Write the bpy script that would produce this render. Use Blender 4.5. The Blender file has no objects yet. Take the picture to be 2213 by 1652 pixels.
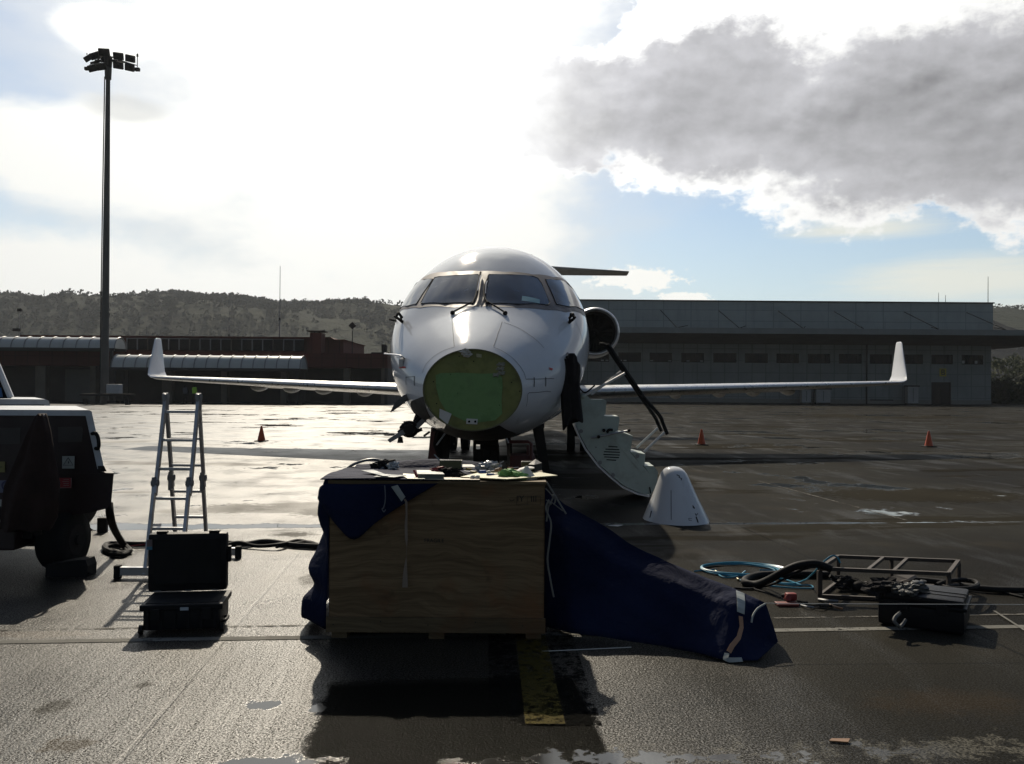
import bpy, bmesh, math, random
from mathutils import Vector, Matrix, noise as mnoise
from mathutils.bvhtree import BVHTree
R = math.radians
sc = bpy.context.scene
COL = sc.collection

# ------------------------------------------------------------------ camera
CAMZ = 1.6
ROLL = 0.0075
cam_d = bpy.data.cameras.new('camera'); cam = bpy.data.objects.new('camera', cam_d); COL.objects.link(cam)
cam_d.sensor_width = 36.0; cam_d.lens = 30.56; cam_d.clip_start = 0.05; cam_d.clip_end = 9000
cam.matrix_world = (Matrix.Translation((0, 0, CAMZ)) @ Matrix.Rotation(R(0.46), 4, 'X')
                    @ Matrix.Rotation(R(90), 4, 'X') @ Matrix.Rotation(ROLL, 4, 'Z'))
sc.camera = cam
sc.view_settings.view_transform = 'Standard'; sc.view_settings.look = 'None'
sc.view_settings.exposure = 0.0; sc.view_settings.gamma = 1.0
sc.cycles.volume_bounces = 0
sc.cycles.sample_clamp_indirect = 6.0
SUN_AZ, SUN_EL = -11.3, 38.5        # degrees right of +Y, above the horizon

# ------------------------------------------------------------------ node helpers
class V:
    def __init__(s, g, sock): s.g = g; s.s = sock
    def __add__(a, b): return a.g.m('ADD', a, b)
    def __radd__(a, b): return a.g.m('ADD', b, a)
    def __sub__(a, b): return a.g.m('SUBTRACT', a, b)
    def __rsub__(a, b): return a.g.m('SUBTRACT', b, a)
    def __mul__(a, b): return a.g.m('MULTIPLY', a, b)
    def __rmul__(a, b): return a.g.m('MULTIPLY', b, a)
    def __truediv__(a, b): return a.g.m('DIVIDE', a, b)
    def __neg__(a): return a.g.m('MULTIPLY', a, -1.0)
class G:
    def __init__(s, tree): s.t = tree; s.n = tree.nodes; s.l = tree.links
    def put(s, inp, v):
        if isinstance(v, V): s.l.new(v.s, inp)
        elif v is not None:
            if isinstance(v, (tuple, list)) and inp.type == 'RGBA' and len(v) == 3: v = (*v, 1)
            inp.default_value = v
    def m(s, op, a, b=None, c=None, clamp=False):
        n = s.n.new('ShaderNodeMath'); n.operation = op; n.use_clamp = clamp
        s.put(n.inputs[0], a)
        if b is not None: s.put(n.inputs[1], b)
        if c is not None: s.put(n.inputs[2], c)
        return V(s, n.outputs[0])
    def ss(s, x, lo, hi, a=0.0, b=1.0):
        n = s.n.new('ShaderNodeMapRange'); n.interpolation_type = 'SMOOTHSTEP'
        for i, v in enumerate((x, lo, hi, a, b)): s.put(n.inputs[i], v)
        return V(s, n.outputs[0])
    def lin(s, x, lo, hi, a=0.0, b=1.0):
        n = s.n.new('ShaderNodeMapRange')
        for i, v in enumerate((x, lo, hi, a, b)): s.put(n.inputs[i], v)
        return V(s, n.outputs[0])
    def comb(s, x, y, z):
        n = s.n.new('ShaderNodeCombineXYZ')
        for i, v in enumerate((x, y, z)): s.put(n.inputs[i], v)
        return V(s, n.outputs[0])
    def sep(s, v):
        n = s.n.new('ShaderNodeSeparateXYZ'); s.put(n.inputs[0], v); return [V(s, o) for o in n.outputs]
    def noise(s, vec, scale, detail=4, rough=0.5, dist=0.0, dim='3D'):
        n = s.n.new('ShaderNodeTexNoise'); n.noise_dimensions = dim
        s.put(n.inputs['Vector'], vec); n.inputs['Scale'].default_value = scale
        n.inputs['Detail'].default_value = detail; n.inputs['Roughness'].default_value = rough
        n.inputs['Distortion'].default_value = dist
        return V(s, n.outputs[0])
    def voro(s, vec, scale, feat='F1'):
        n = s.n.new('ShaderNodeTexVoronoi'); n.feature = feat
        s.put(n.inputs['Vector'], vec); n.inputs['Scale'].default_value = scale
        return V(s, n.outputs['Distance'])
    def mix(s, f, a, b, blend='MIX'):
        n = s.n.new('ShaderNodeMix'); n.data_type = 'RGBA'; n.blend_type = blend
        s.put(n.inputs[0], f); s.put(n.inputs[6], a); s.put(n.inputs[7], b)
        return V(s, n.outputs[2])
    def mx(s, a, b): return s.m('MAXIMUM', a, b)
    def mn(s, a, b): return s.m('MINIMUM', a, b)
    def bump(s, h, strength=0.5, dist=0.01, normal=None):
        n = s.n.new('ShaderNodeBump'); s.put(n.inputs['Strength'], strength); s.put(n.inputs['Distance'], dist)
        s.put(n.inputs['Height'], h)
        if normal is not None: s.put(n.inputs['Normal'], normal)
        return V(s, n.outputs[0])
    def pos(s):
        return V(s, s.n.new('ShaderNodeNewGeometry').outputs['Position'])
    def obj(s):
        return V(s, s.n.new('ShaderNodeTexCoord').outputs['Object'])

def new_mat(name):
    m = bpy.data.materials.new(name); m.use_nodes = True
    g = G(m.node_tree); p = m.node_tree.nodes['Principled BSDF']
    return m, g, p

def mat(name, col, rough=0.6, metal=0.0, var=0.12, vscale=3.0, bump=0.0, bscale=60.0, dirt=None, dscale=2.0, damt=0.5, coat=0.0, spec=None, rvar=0.1):
    m, g, p = new_mat(name)
    o = g.obj()
    n = g.noise(o, vscale, 5, 0.6)
    k = g.lin(n, 0.25, 0.75, 1 - var, 1 + var)
    cc = g.comb(k * col[0], k * col[1], k * col[2])
    c = V(g, cc.s)
    if dirt is not None:
        d = g.noise(o, dscale, 6, 0.65)
        c = g.mix(g.ss(d, 0.45, 0.7) * damt, c, dirt)
    g.put(p.inputs['Base Color'], c)
    g.put(p.inputs['Roughness'], g.lin(g.noise(o, vscale * 2.3, 4), 0.3, 0.7, max(0.02, rough - rvar), min(1, rough + rvar)))
    p.inputs['Metallic'].default_value = metal
    if coat: p.inputs['Coat Weight'].default_value = coat; p.inputs['Coat Roughness'].default_value = 0.05
    if spec is not None: p.inputs['Specular IOR Level'].default_value = spec
    if bump: g.put(p.inputs['Normal'], g.bump(g.noise(o, bscale, 3), bump, 0.01))
    return m

# ------------------------------------------------------------------ world: sky with clouds
w = bpy.data.worlds.new('World'); sc.world = w; w.use_nodes = True
g = G(w.node_tree); bg = w.node_tree.nodes['Background']
sky = g.n.new('ShaderNodeTexSky'); sky.sky_type = 'NISHITA'; sky.sun_disc = False
sky.sun_elevation = R(SUN_EL); sky.sun_rotation = R(SUN_AZ)
sky.air_density = 1.0; sky.dust_density = 0.6; sky.ozone_density = 1.2
skyc = V(g, sky.outputs[0])
d = V(g, g.n.new('ShaderNodeTexCoord').outputs['Generated'])
x, y, z = g.sep(d)
az = g.m('ARCTAN2', x, y) * 57.2958
el = g.m('ARCSINE', z) * 57.2958
# angle to the sun
sx, sy, sz = math.sin(R(SUN_AZ)) * math.cos(R(SUN_EL)), math.cos(R(SUN_AZ)) * math.cos(R(SUN_EL)), math.sin(R(SUN_EL))
cs = x * sx + y * sy + z * sz
ang = g.m('ARCCOSINE', g.mn(cs, 0.99999)) * 57.2958
p3 = g.comb(az * 0.1, el * 0.16, 0.0)
n1 = g.noise(p3, 1.1, 12, 0.58) - 0.5
n2 = g.noise(g.comb(az * 0.1 + 7.3, el * 0.2 + 2.0, 3.0), 2.6, 8, 0.6) - 0.5
n3 = g.noise(g.comb(az * 0.1 - 4.0, el * 0.22, 9.0), 0.8, 8, 0.55) - 0.5
def blob(a0, e0, ra, re):
    u = (az - a0) / ra; v = (el - e0) / re
    return 1.0 - g.m('SQRT', u * u + v * v)
def union(lst, k=0.25):
    r = blob(*lst[0])
    for b in lst[1:]:
        r = g.m('SMOOTH_MAX', r, blob(*b), k)
    return r
def clampv(v): return g.mn(g.mx(v, 0.0), 1.0)
# the big grey cloud on the right
n5 = g.noise(g.comb(az * 0.30, el * 0.42, 5.0), 1.0, 10, 0.6) - 0.5
n7 = g.noise(g.comb(az * 0.8, el * 1.1, 1.0), 1.0, 8, 0.6) - 0.5
big = union([(2.0, 17.8, 7.0, 4.4), (12.0, 18.2, 9, 5.9), (23, 16.2, 12, 6.5), (36, 14.4, 12, 6.9), (18, 22.0, 11, 3.6), (28, 22, 9, 4)]) + n1 * 0.6 + n2 * 0.3 + n5 * 0.7 + n7 * 0.30
big_d = g.ss(big, -0.02, 0.13)
core = union([(4.2, 17.6, 7.0, 4.3), (13, 17.9, 8.5, 5.1), (24, 16.2, 12, 5.9), (34, 15.2, 12, 6.6), (27, 13.8, 9, 3.6)]) + n1 * 0.6 + n2 * 0.25 + n5 * 0.65 + n7 * 0.40
core_d = g.ss(core, 0.0, 0.30) * g.ss(az + n5 * 9.0, -4.0, 9.0, 0.35, 1.0)
# white banks and veil on the left, around the sun's side
low = union([(-24, 13.5, 11, 3.4), (-27, 4.5, 15, 4.6), (-12, 3.0, 15, 6), (-8, 14, 13, 14), (-9, 33, 17, 22), (-25, 20.3, 3.2, 1.6), (-3, 8, 5, 5)]) + n3 * 0.7 + n1 * 0.8 + n2 * 0.3
low_d = g.ss(low, -0.10, 0.30)
veil = g.ss(union([(-11, 24, 22, 34)]) + n3 * 0.8 + n1 * 0.5, -0.35, 0.6)
npf = g.noise(g.comb(az * 0.9, el * 1.3, 2.0), 1.0, 8, 0.62) - 0.5
puff = union([(8.0, 7.2, 3.2, 0.9), (11.2, 6.0, 1.8, 0.5)], 0.05) + npf * 2.6
puff_d = g.ss(puff, 0.0, 0.35)
cirr = union([(28, 6.6, 9, 1.7), (22, 10.0, 6, 1.0), (30, 4.2, 9, 1.6)], 0.1) + (g.noise(g.comb(az * 0.05, el * 0.55, 1.0), 2.0, 8, 0.6) - 0.5) * 1.2
cirr_d = g.ss(cirr, -0.1, 0.8) * 0.75
grey = g.ss(blob(-24, 16.3, 3.2, 1.0) + n1 * 1.2 + n2 * .5, 0.0, 0.6) * 0.55
# broken cloud over the unseen rest of the sky, kept dark to cut fill light
away = g.ss(g.m('ABSOLUTE', az), 38, 55)
hi = g.ss(el, 27, 40) * g.ss(ang, 12, 30)
rest = g.ss(g.noise(g.comb(x / (z + 0.15), y / (z + 0.15), 4.0), 0.9, 8, 0.55), 0.5, 0.62) * g.mx(away, hi)
glow = g.m('POWER', 2.718, ang * -0.085)
lit = 0.62 + glow * 2.4
skyb = g.mix(1.0, skyc, (0.083, 0.090, 0.094), 'MULTIPLY')
hz = g.ss(el, 0.0, 14, 0.75, 0.0)
skyb = g.mix(hz, skyb, (0.56, 0.68, 0.72))
def lum(k, r=1.0, gg=1.0, b=1.0): return g.comb(k * r, k * gg, k * b)
c = skyb
backm = g.ss(g.m('ABSOLUTE', az), 45, 80)
skyb2 = g.mix(backm * 0.55, c, (0.04, 0.05, 0.065))  # unseen sky behind the camera darkened to lower the fill light
c = g.mix(rest * 0.85, skyb2, (0.12, 0.125, 0.14))
c = g.mix(cirr_d, c, (0.86, 0.84, 0.72))
c = g.mix(veil * 0.85, c, lum(lit, 1.0, 1.0, 0.97))
c = g.mix(low_d, c, lum(lit * 1.25, 1.0, 1.0, 0.96))
c = g.mix(grey, c, (0.62, 0.63, 0.62))
c = g.mix(puff_d, c, (0.98, 0.98, 0.93))
c = g.mix(big_d, c, lum(0.86 + glow * 5.0 + n2 * 0.35, 1.0, 1.0, 0.98))
n5u = g.noise(g.comb(az * 0.30 - 0.10, el * 0.42 + 0.22, 5.0), 1.0, 10, 0.6) - 0.5
n1u = g.noise(g.comb(az * 0.1 - 0.05, el * 0.16 + 0.12, 0.0), 1.1, 12, 0.58) - 0.5
relief = (n5 - n5u) * 0.9 + (n1 - n1u) * 0.8
n6 = g.noise(g.comb(az * 0.17, el * 0.26, 8.0), 1.0, 5, 0.5) - 0.5
n6u = g.noise(g.comb(az * 0.17 - 0.06, el * 0.26 + 0.14, 8.0), 1.0, 5, 0.5) - 0.5
dark = 0.31 + n6 * 0.30 + (n6u - n6) * -0.55 + n5 * 0.06 + glow * 1.6 + g.ss(core, 0.8, 0.15) * 0.16
c = g.mix(core_d * big_d, c, lum(g.mx(dark, 0.12), 1.0, 1.0, 1.05))
below = g.ss(el, -1.0, 0.0)
c = g.mix(below, (0.05, 0.05, 0.05), c)
g.put(bg.inputs['Color'], c); bg.inputs['Strength'].default_value = 1.0
try: w.cycles.sampling_method = 'MANUAL'; w.cycles.sample_map_resolution = 1024
except Exception: pass

# ------------------------------------------------------------------ sun
sd = bpy.data.lights.new('sun', 'SUN'); sd.energy = 5.0; sd.angle = R(0.6); sd.color = (1.0, 0.89, 0.72)
sun = bpy.data.objects.new('sun', sd); COL.objects.link(sun)
sun.rotation_euler = Vector((sx, sy, sz)).to_track_quat('Z', 'Y').to_euler()

# ------------------------------------------------------------------ building helpers
def hor(px): return 841 + (px - 1106.5) * 0.0078
def at(px, py, D):           # a point of the place at depth D, from where the photograph shows it
    return Vector(((px - 1106.5) / 1879 * D, D, CAMZ + (hor(px) - py) / 1879 * D))
def gnd(px, py, z=0.0):      # the same for a point standing on the ground
    D = (CAMZ - z) * 1879 / (py - hor(px))
    return Vector(((px - 1106.5) / 1879 * D, D, z))
def ray(px, py):
    return Vector(((px - 1106.5) / 1879, 1.0, (hor(px) - py) / 1879))

def tag(o, label=None, cat=None, group=None, kind=None):
    if label: o['label'] = label
    if cat: o['category'] = cat
    if group: o['group'] = group
    if kind: o['kind'] = kind
    return o
def thing(name, label, cat, loc=(0, 0, 0), group=None):
    o = bpy.data.objects.new(name, None); COL.objects.link(o)
    o.empty_display_size = 0.2
    o.location = loc; o['org'] = tuple(loc)
    return tag(o, label, cat, group)
def dup(root, loc, label=None, rz=0.0):
    r = root.copy(); COL.objects.link(r); r.location = loc; r.rotation_euler = (0, 0, rz)
    if label: r['label'] = label
    for ch in list(root.children):
        c_ = ch.copy(); COL.objects.link(c_); c_.parent = r
        for gch in ch.children:
            d_ = gch.copy(); COL.objects.link(d_); d_.parent = c_
    return r

class MB:
    def __init__(s): s.b = bmesh.new()
    def box(s, c, size, rot=None, bevel=0.0):
        r = bmesh.ops.create_cube(s.b, size=1.0); vs = r['verts']
        M = Matrix.Translation(Vector(c)) @ (rot.to_4x4() if rot is not None else Matrix.Identity(4)) @ Matrix.Diagonal((*size, 1))
        bmesh.ops.transform(s.b, matrix=M, verts=vs)
        if bevel:
            es = list({e for v in vs for e in v.link_edges})
            bmesh.ops.bevel(s.b, geom=es, offset=bevel, segments=2, affect='EDGES', profile=0.6)
        return s
    def mm(s, a, b, bevel=0.0):
        a = Vector(a); b = Vector(b)
        return s.box((a + b) / 2, [abs(v) for v in (b - a)], bevel=bevel)
    def cyl(s, p, q, r1, r2=None, n=16, caps=True):
        p = Vector(p); q = Vector(q); r2 = r1 if r2 is None else r2
        ax = (q - p); L = ax.length
        r = bmesh.ops.create_cone(s.b, cap_ends=caps, segments=n, radius1=max(r1, 1e-5), radius2=max(r2, 1e-5), depth=L)
        M = Matrix.Translation((p + q) / 2) @ ax.to_track_quat('Z', 'Y').to_matrix().to_4x4()
        bmesh.ops.transform(s.b, matrix=M, verts=r['verts']); return s
    def ball(s, c, r, sub=2, scale=(1, 1, 1)):
        q = bmesh.ops.create_icosphere(s.b, subdivisions=sub, radius=r)
        bmesh.ops.transform(s.b, matrix=Matrix.Translation(Vector(c)) @ Matrix.Diagonal((*scale, 1)), verts=q['verts']); return s
    def rings(s, rings, close=True, caps=True):
        R_ = [[s.b.verts.new(v) for v in ring] for ring in rings]
        n = len(R_[0])
        for i in range(len(R_) - 1):
            for j in range(n if close else n - 1):
                k = (j + 1) % n
                s.b.faces.new((R_[i][j], R_[i][k], R_[i + 1][k], R_[i + 1][j]))
        if caps and close:
            s.b.faces.new(R_[0][::-1]); s.b.faces.new(R_[-1])
        return s
    def tube(s, pts, r, n=8, smooth=True, sub=6):
        pts = [Vector(p) for p in pts]
        if smooth and len(pts) > 2:
            P = [pts[0] * 2 - pts[1]] + pts + [pts[-1] * 2 - pts[-2]]; out = []
            for i in range(1, len(P) - 2):
                for k in range(sub):
                    t = k / sub; a, b, c_, d_ = P[i - 1], P[i], P[i + 1], P[i + 2]
                    out.append(0.5 * ((2 * b) + (c_ - a) * t + (2 * a - 5 * b + 4 * c_ - d_) * t * t + (3 * b - a - 3 * c_ + d_) * t ** 3))
            out.append(pts[-1]); pts = out
        rings = []; up = Vector((0, 0, 1)); prev = None
        for i, p in enumerate(pts):
            t = (pts[min(i + 1, len(pts) - 1)] - pts[max(i - 1, 0)])
            if t.length < 1e-9: t = Vector((0, 0, 1))
            t.normalize()
            if prev is None:
                a = t.orthogonal().normalized()
            else:
                a = (prev - t * prev.dot(t))
                a = a.normalized() if a.length > 1e-6 else t.orthogonal().normalized()
            prev = a; b = t.cross(a)
            rr = r(i / (len(pts) - 1)) if callable(r) else r
            rings.append([p + (a * math.cos(2 * math.pi * k / n) + b * math.sin(2 * math.pi * k / n)) * rr for k in range(n)])
        return s.rings(rings)
    def prism(s, poly, dvec):     # planar polygon pushed along dvec
        dvec = Vector(dvec)
        a = [s.b.verts.new(Vector(p)) for p in poly]; b = [s.b.verts.new(Vector(p) + dvec) for p in poly]
        n = len(a)
        s.b.faces.new(a); s.b.faces.new(b[::-1])
        for i in range(n): s.b.faces.new((a[i], b[i], b[(i + 1) % n], a[(i + 1) % n]))
        return s
    def lathe(s, prof, c=(0, 0, 0), n=24, sx=1.0, sy=1.0):
        c = Vector(c)
        return s.rings([[c + Vector((r * sx * math.cos(2 * math.pi * k / n), r * sy * math.sin(2 * math.pi * k / n), z_)) for k in range(n)] for r, z_ in prof])
    def quad(s, *pts):
        s.b.faces.new([s.b.verts.new(Vector(p)) for p in pts]); return s
    def build(s, name, m, parent=None, org=None, smooth=False, angle=40, **kw):
        if org is None:
            q = parent
            while q is not None and q.parent is not None: q = q.parent
            org = Vector(q['org']) if (q is not None and 'org' in q) else Vector((0, 0, 0))
        org = Vector(org)
        bmesh.ops.recalc_face_normals(s.b, faces=s.b.faces)
        for v in s.b.verts: v.co -= org
        me = bpy.data.meshes.new(name); s.b.to_mesh(me); s.b.free()
        if smooth:
            for f in me.polygons: f.use_smooth = True
            try: me.set_sharp_from_angle(angle=R(angle))
            except Exception: pass
        if m is not None:
            for mm_ in (m if isinstance(m, list) else [m]): me.materials.append(mm_)
        o = bpy.data.objects.new(name, me); COL.objects.link(o)
        if parent is not None: o.parent = parent
        else: o.location = org; o['org'] = tuple(org)
        if kw: tag(o, **kw)
        return o

# ------------------------------------------------------------------ ground
def ground_material():
    m, g, p = new_mat('wet_concrete')
    P = g.pos(); x, y, z = g.sep(P)
    ca, sa = math.cos(R(4.8)), math.sin(R(4.8))
    u = x * ca + y * sa; v = y * ca - x * sa          # slab axes
    Q = g.comb(u, v, 0.0)
    nb = g.noise(Q, 0.22, 7, 0.6)
    nm = g.noise(Q, 1.1, 6, 0.62)
    nf = g.noise(Q, 14.0, 4, 0.6)
    brush = g.noise(g.comb(u * 30.0, v * 1.5, 0.0), 1.0, 3, 0.6)     # broom finish along the slabs
    agg = g.noise(P, 75.0, 3, 0.7)
    far = g.ss(y, 5.0, 40.0)
    # base colour: dark wet concrete with brown and grey stains
    c = g.mix(g.ss(nb, 0.35, 0.65), (0.014, 0.013, 0.011), (0.031, 0.029, 0.023))
    c = g.mix(g.ss(nm, 0.5, 0.75) * 0.6, c, (0.035, 0.030, 0.022))
    c = g.mix(g.ss(agg, 0.52, 0.72) * 0.65, c, (0.062, 0.059, 0.050))
    c = g.mix(g.ss(agg, 0.42, 0.3) * 0.6, c, (0.015, 0.015, 0.014))
    # puddle mask: a gutter with water across the slabs, one near the camera, scattered shallow pools
    edge = (g.noise(Q, 2.3, 6, 0.65) - 0.5)
    edge2 = (g.noise(Q, 9.0, 5, 0.65) - 0.5)
    gut = 1.0 - g.m('ABSOLUTE', v - (10.22 + edge * 0.1)) * g.lin(u, -5.0, 6.0, 2.2, 8.5)
    gut = gut + edge * 1.6 + edge2 * 0.5 + g.lin(u, -8.0, 9.0, 0.25, -0.5)
    gm = g.ss(gut, 0.25, 0.42)
    gm = gm * g.ss(u, 9.0, 5.5)
    near = 1.0 - g.m('ABSOLUTE', v - 3.72) * 4.5 + edge * 3.0 + edge2 * 2.8
    nmk = g.ss(near, 0.75, 0.95) * g.ss(u, -0.1, 0.35) * g.ss(u, 2.6, 1.6)
    pool = g.ss(nb * 0.65 + nm * 0.35 + edge2 * 0.10 + far * 0.025, 0.575, 0.60) * g.ss(y, 5.5, 8.5)
    def spot(px, py, rx, ry, k=1.0, a=0.35, b=0.6):
        q = gnd(px, py); uu = q.x * ca + q.y * sa; vv = q.y * ca - q.x * sa
        du = (u - uu) / rx; dv = (v - vv) / ry
        return g.ss(1.0 - g.m('SQRT', du * du + dv * dv) + edge2 * 1.5 + edge * 0.6, a, b) * k
    s = spot(570, 1523, 0.17, 0.13); s = g.mx(s, spot(590, 1650, 0.42, 0.16)); s = g.mx(s, spot(690, 1530, 0.07, 0.10))
    s = g.mx(s, spot(560, 1093, 0.9, 0.55, 0.0))
    pud = g.mx(g.mx(gm, nmk), g.mx(pool, s))
    # drier dull stains
    dry = spot(510, 1098, 0.85, 0.8, 1, 0.2, 0.6)
    for a_ in ((690, 1105, 0.5, 0.7), (640, 1155, 0.35, 0.25), (130, 1525, 0.14, 0.16), (160, 1608, 0.18, 0.14), (320, 1478, 0.08, 0.08), (700, 1250, .3, .4), (2000, 1070, 2.2, 1.2), (1900, 900, 9, 6)):
        dry = g.mx(dry, spot(*a_, 1, 0.15, 0.6))
    streak = g.ss(g.noise(g.comb(u * 0.25, v * 0.9, 3.0), 0.7, 6, 0.6), 0.54, 0.62) * g.ss(y, 7, 12)
    dry = g.mx(dry, streak * 0.85)
    rust = g.mx(spot(160, 1608, 0.2, 0.16), g.mx(spot(2050, 1515, 0.6, 0.26, 0.55, 0.0, 0.8), spot(60, 1370, 0.8, 0.14, .7)))
    c = g.mix(rust * 0.6, c, (0.06, 0.038, 0.018))
    c = g.mix(dry * 0.5, c, (0.034, 0.030, 0.022))
    lime = g.ss(near + edge2 * 1.0, 0.45, 0.95) * g.ss(u, -0.2, 0.6) * g.ss(agg, 0.4, 0.6)
    c = g.mix(lime * 0.5, c, (0.33, 0.31, 0.25))
    # slab joints
    def joint(t, off, sp):
        f = g.m('FRACT', (t - off) / sp + 0.5) - 0.5
        return g.ss(g.m('ABSOLUTE', f) * sp + edge2 * 0.012, 0.018, 0.006)
    jt = g.mx(joint(u, -1.34, 4.9), joint(v, 10.45, 4.9) * g.ss(y, 9, 10))
    c = g.mix(jt * 0.85, c, (0.012, 0.012, 0.011))
    c = g.mix(pud * 0.75, c, (0.02, 0.02, 0.019))
    patch_shade = g.ss(u + edge2 * 0.12, -0.62, -0.55) * g.ss(u, 0.78, 0.74) * g.ss(v, 4.9, 4.7)  # smooth strip before the crate, coloured dark to carry the crate's shadow on
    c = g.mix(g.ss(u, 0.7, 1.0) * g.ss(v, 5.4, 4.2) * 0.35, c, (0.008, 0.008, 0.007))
    c = g.mix(patch_shade * 0.85, c, (0.004, 0.004, 0.003))
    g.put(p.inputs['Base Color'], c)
    r = g.lin(nm, 0.3, 0.7, 0.27, 0.46) + dry * 0.18 + (nf - 0.5) * 0.12
    r = g.mix(pud, g.comb(r, r, r), (0.035, 0.035, 0.035))
    g.put(p.inputs['Roughness'], r)
    p.inputs['IOR'].default_value = 1.45
    g.put(p.inputs['Specular IOR Level'], 0.45)
    h = agg * 1.35 + g.noise(P, 240.0, 2, 0.6) * 0.22 + brush * g.ss(u, 0.4, -0.8, 0.10, 0.35) + nf * 0.8
    h2 = h + jt * -0.35
    g.put(p.inputs['Normal'], g.bump(h2, g.lin(far, 0, 1, 0.9, 0.45) * (1.0 - pud), 0.0034))
    # part of the surface carries a film of water: mixed in by a cover factor
    p2 = g.n.new('ShaderNodeBsdfPrincipled'); out = [n for n in g.n if n.type == 'OUTPUT_MATERIAL'][0]
    g.put(p2.inputs['Base Color'], c); p2.inputs['Roughness'].default_value = 0.9; p2.inputs['Specular IOR Level'].default_value = 0.0
    g.l.new(p.inputs['Normal'].links[0].from_socket, p2.inputs['Normal'])
    wl = g.noise(g.comb(u * 1.4, v * 0.35, 6.0), 1.0, 6, 0.6)
    cov = g.lin(u, 2.2, -0.7, 0.12, 1.0) + g.ss(wl, 0.5, 0.68) * 0.22 * g.ss(u, 0.5, 2.5) * (1.0 - g.ss(u, -1.2, -2.8) * g.ss(v, 10.5, 5.5) * 0.72) + g.ss(y, 12.0, 30.0) * g.ss(u, 4.0, -2.0) * 0.2 + (nm - 0.5) * 1.5 * g.ss(u, 2.0, -1.0) + (nb - 0.5) * 1.2 * g.ss(u, 0.5, -1.5) + (wl - 0.5) * 0.9 * g.ss(u, 2.0, -1.0) - dry * 0.45
    grain = g.noise(P, 95.0, 2, 0.75); grain2 = g.voro(P, 130.0)
    nearw = g.ss(y, 14.0, 6.0)
    cov = cov * (1.0 + nearw * (g.ss(grain, 0.40, 0.62) * 1.7 - 0.85) + nearw * (g.ss(brush, 0.35, 0.65) - 0.5) * 0.35 * g.ss(y, 7.0, 4.0) * g.ss(u, 0.4, -0.6))
    cov = g.mx(cov, 0.03)
    patchm = g.ss(u + edge2 * 0.12, -0.62, -0.55) * g.ss(u, 0.78, 0.74) * g.ss(v, 4.9, 4.7)  # same strip, gloss cut as well so the painted shadow stays dark
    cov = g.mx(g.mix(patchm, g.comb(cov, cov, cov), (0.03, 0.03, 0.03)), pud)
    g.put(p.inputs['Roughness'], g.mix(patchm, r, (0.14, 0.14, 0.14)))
    mxs = g.n.new('ShaderNodeMixShader'); g.put(mxs.inputs[0], cov)
    g.l.new(p2.outputs[0], mxs.inputs[1]); g.l.new(p.outputs[0], mxs.inputs[2]); g.l.new(mxs.outputs[0], out.inputs['Surface'])
    return m
M_ground = ground_material()
gb = MB(); gb.quad((-2600, -300, 0), (2600, -300, 0), (2600, 3200, 0), (-2600, 3200, 0))
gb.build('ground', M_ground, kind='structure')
# ------------------------------------------------------------------ materials
M_white = mat('white_paint', (0.70, 0.71, 0.72), 0.35, var=0.05, dirt=(0.35, 0.33, 0.29), dscale=3, damt=0.35)
M_dark = mat('dark_metal', (0.026, 0.024, 0.023), 0.75, var=0.2, spec=.1)
M_black = mat('black_rubber', (0.010, 0.010, 0.010), 0.75, var=0.25, spec=.2)
M_blackp = mat('black_plastic', (0.007, 0.007, 0.008), 0.5, spec=.2, var=0.2, bump=0.25, bscale=180)
M_alu = mat('aluminium', (0.42, 0.42, 0.43), 0.38, metal=0.85, var=0.08, dirt=(0.15, 0.14, 0.13), dscale=8, damt=0.5)
M_steel = mat('galvanised_steel', (0.20, 0.20, 0.20), 0.5, metal=0.5, var=0.15)
M_glassd = mat('dark_window', (0.006, 0.006, 0.007), 0.3, var=0.2, spec=.12)
M_orange = mat('orange_plastic', (0.55, 0.085, 0.02), 0.5, var=0.1, dirt=(0.12, 0.05, 0.03), dscale=6, damt=0.5)

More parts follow.
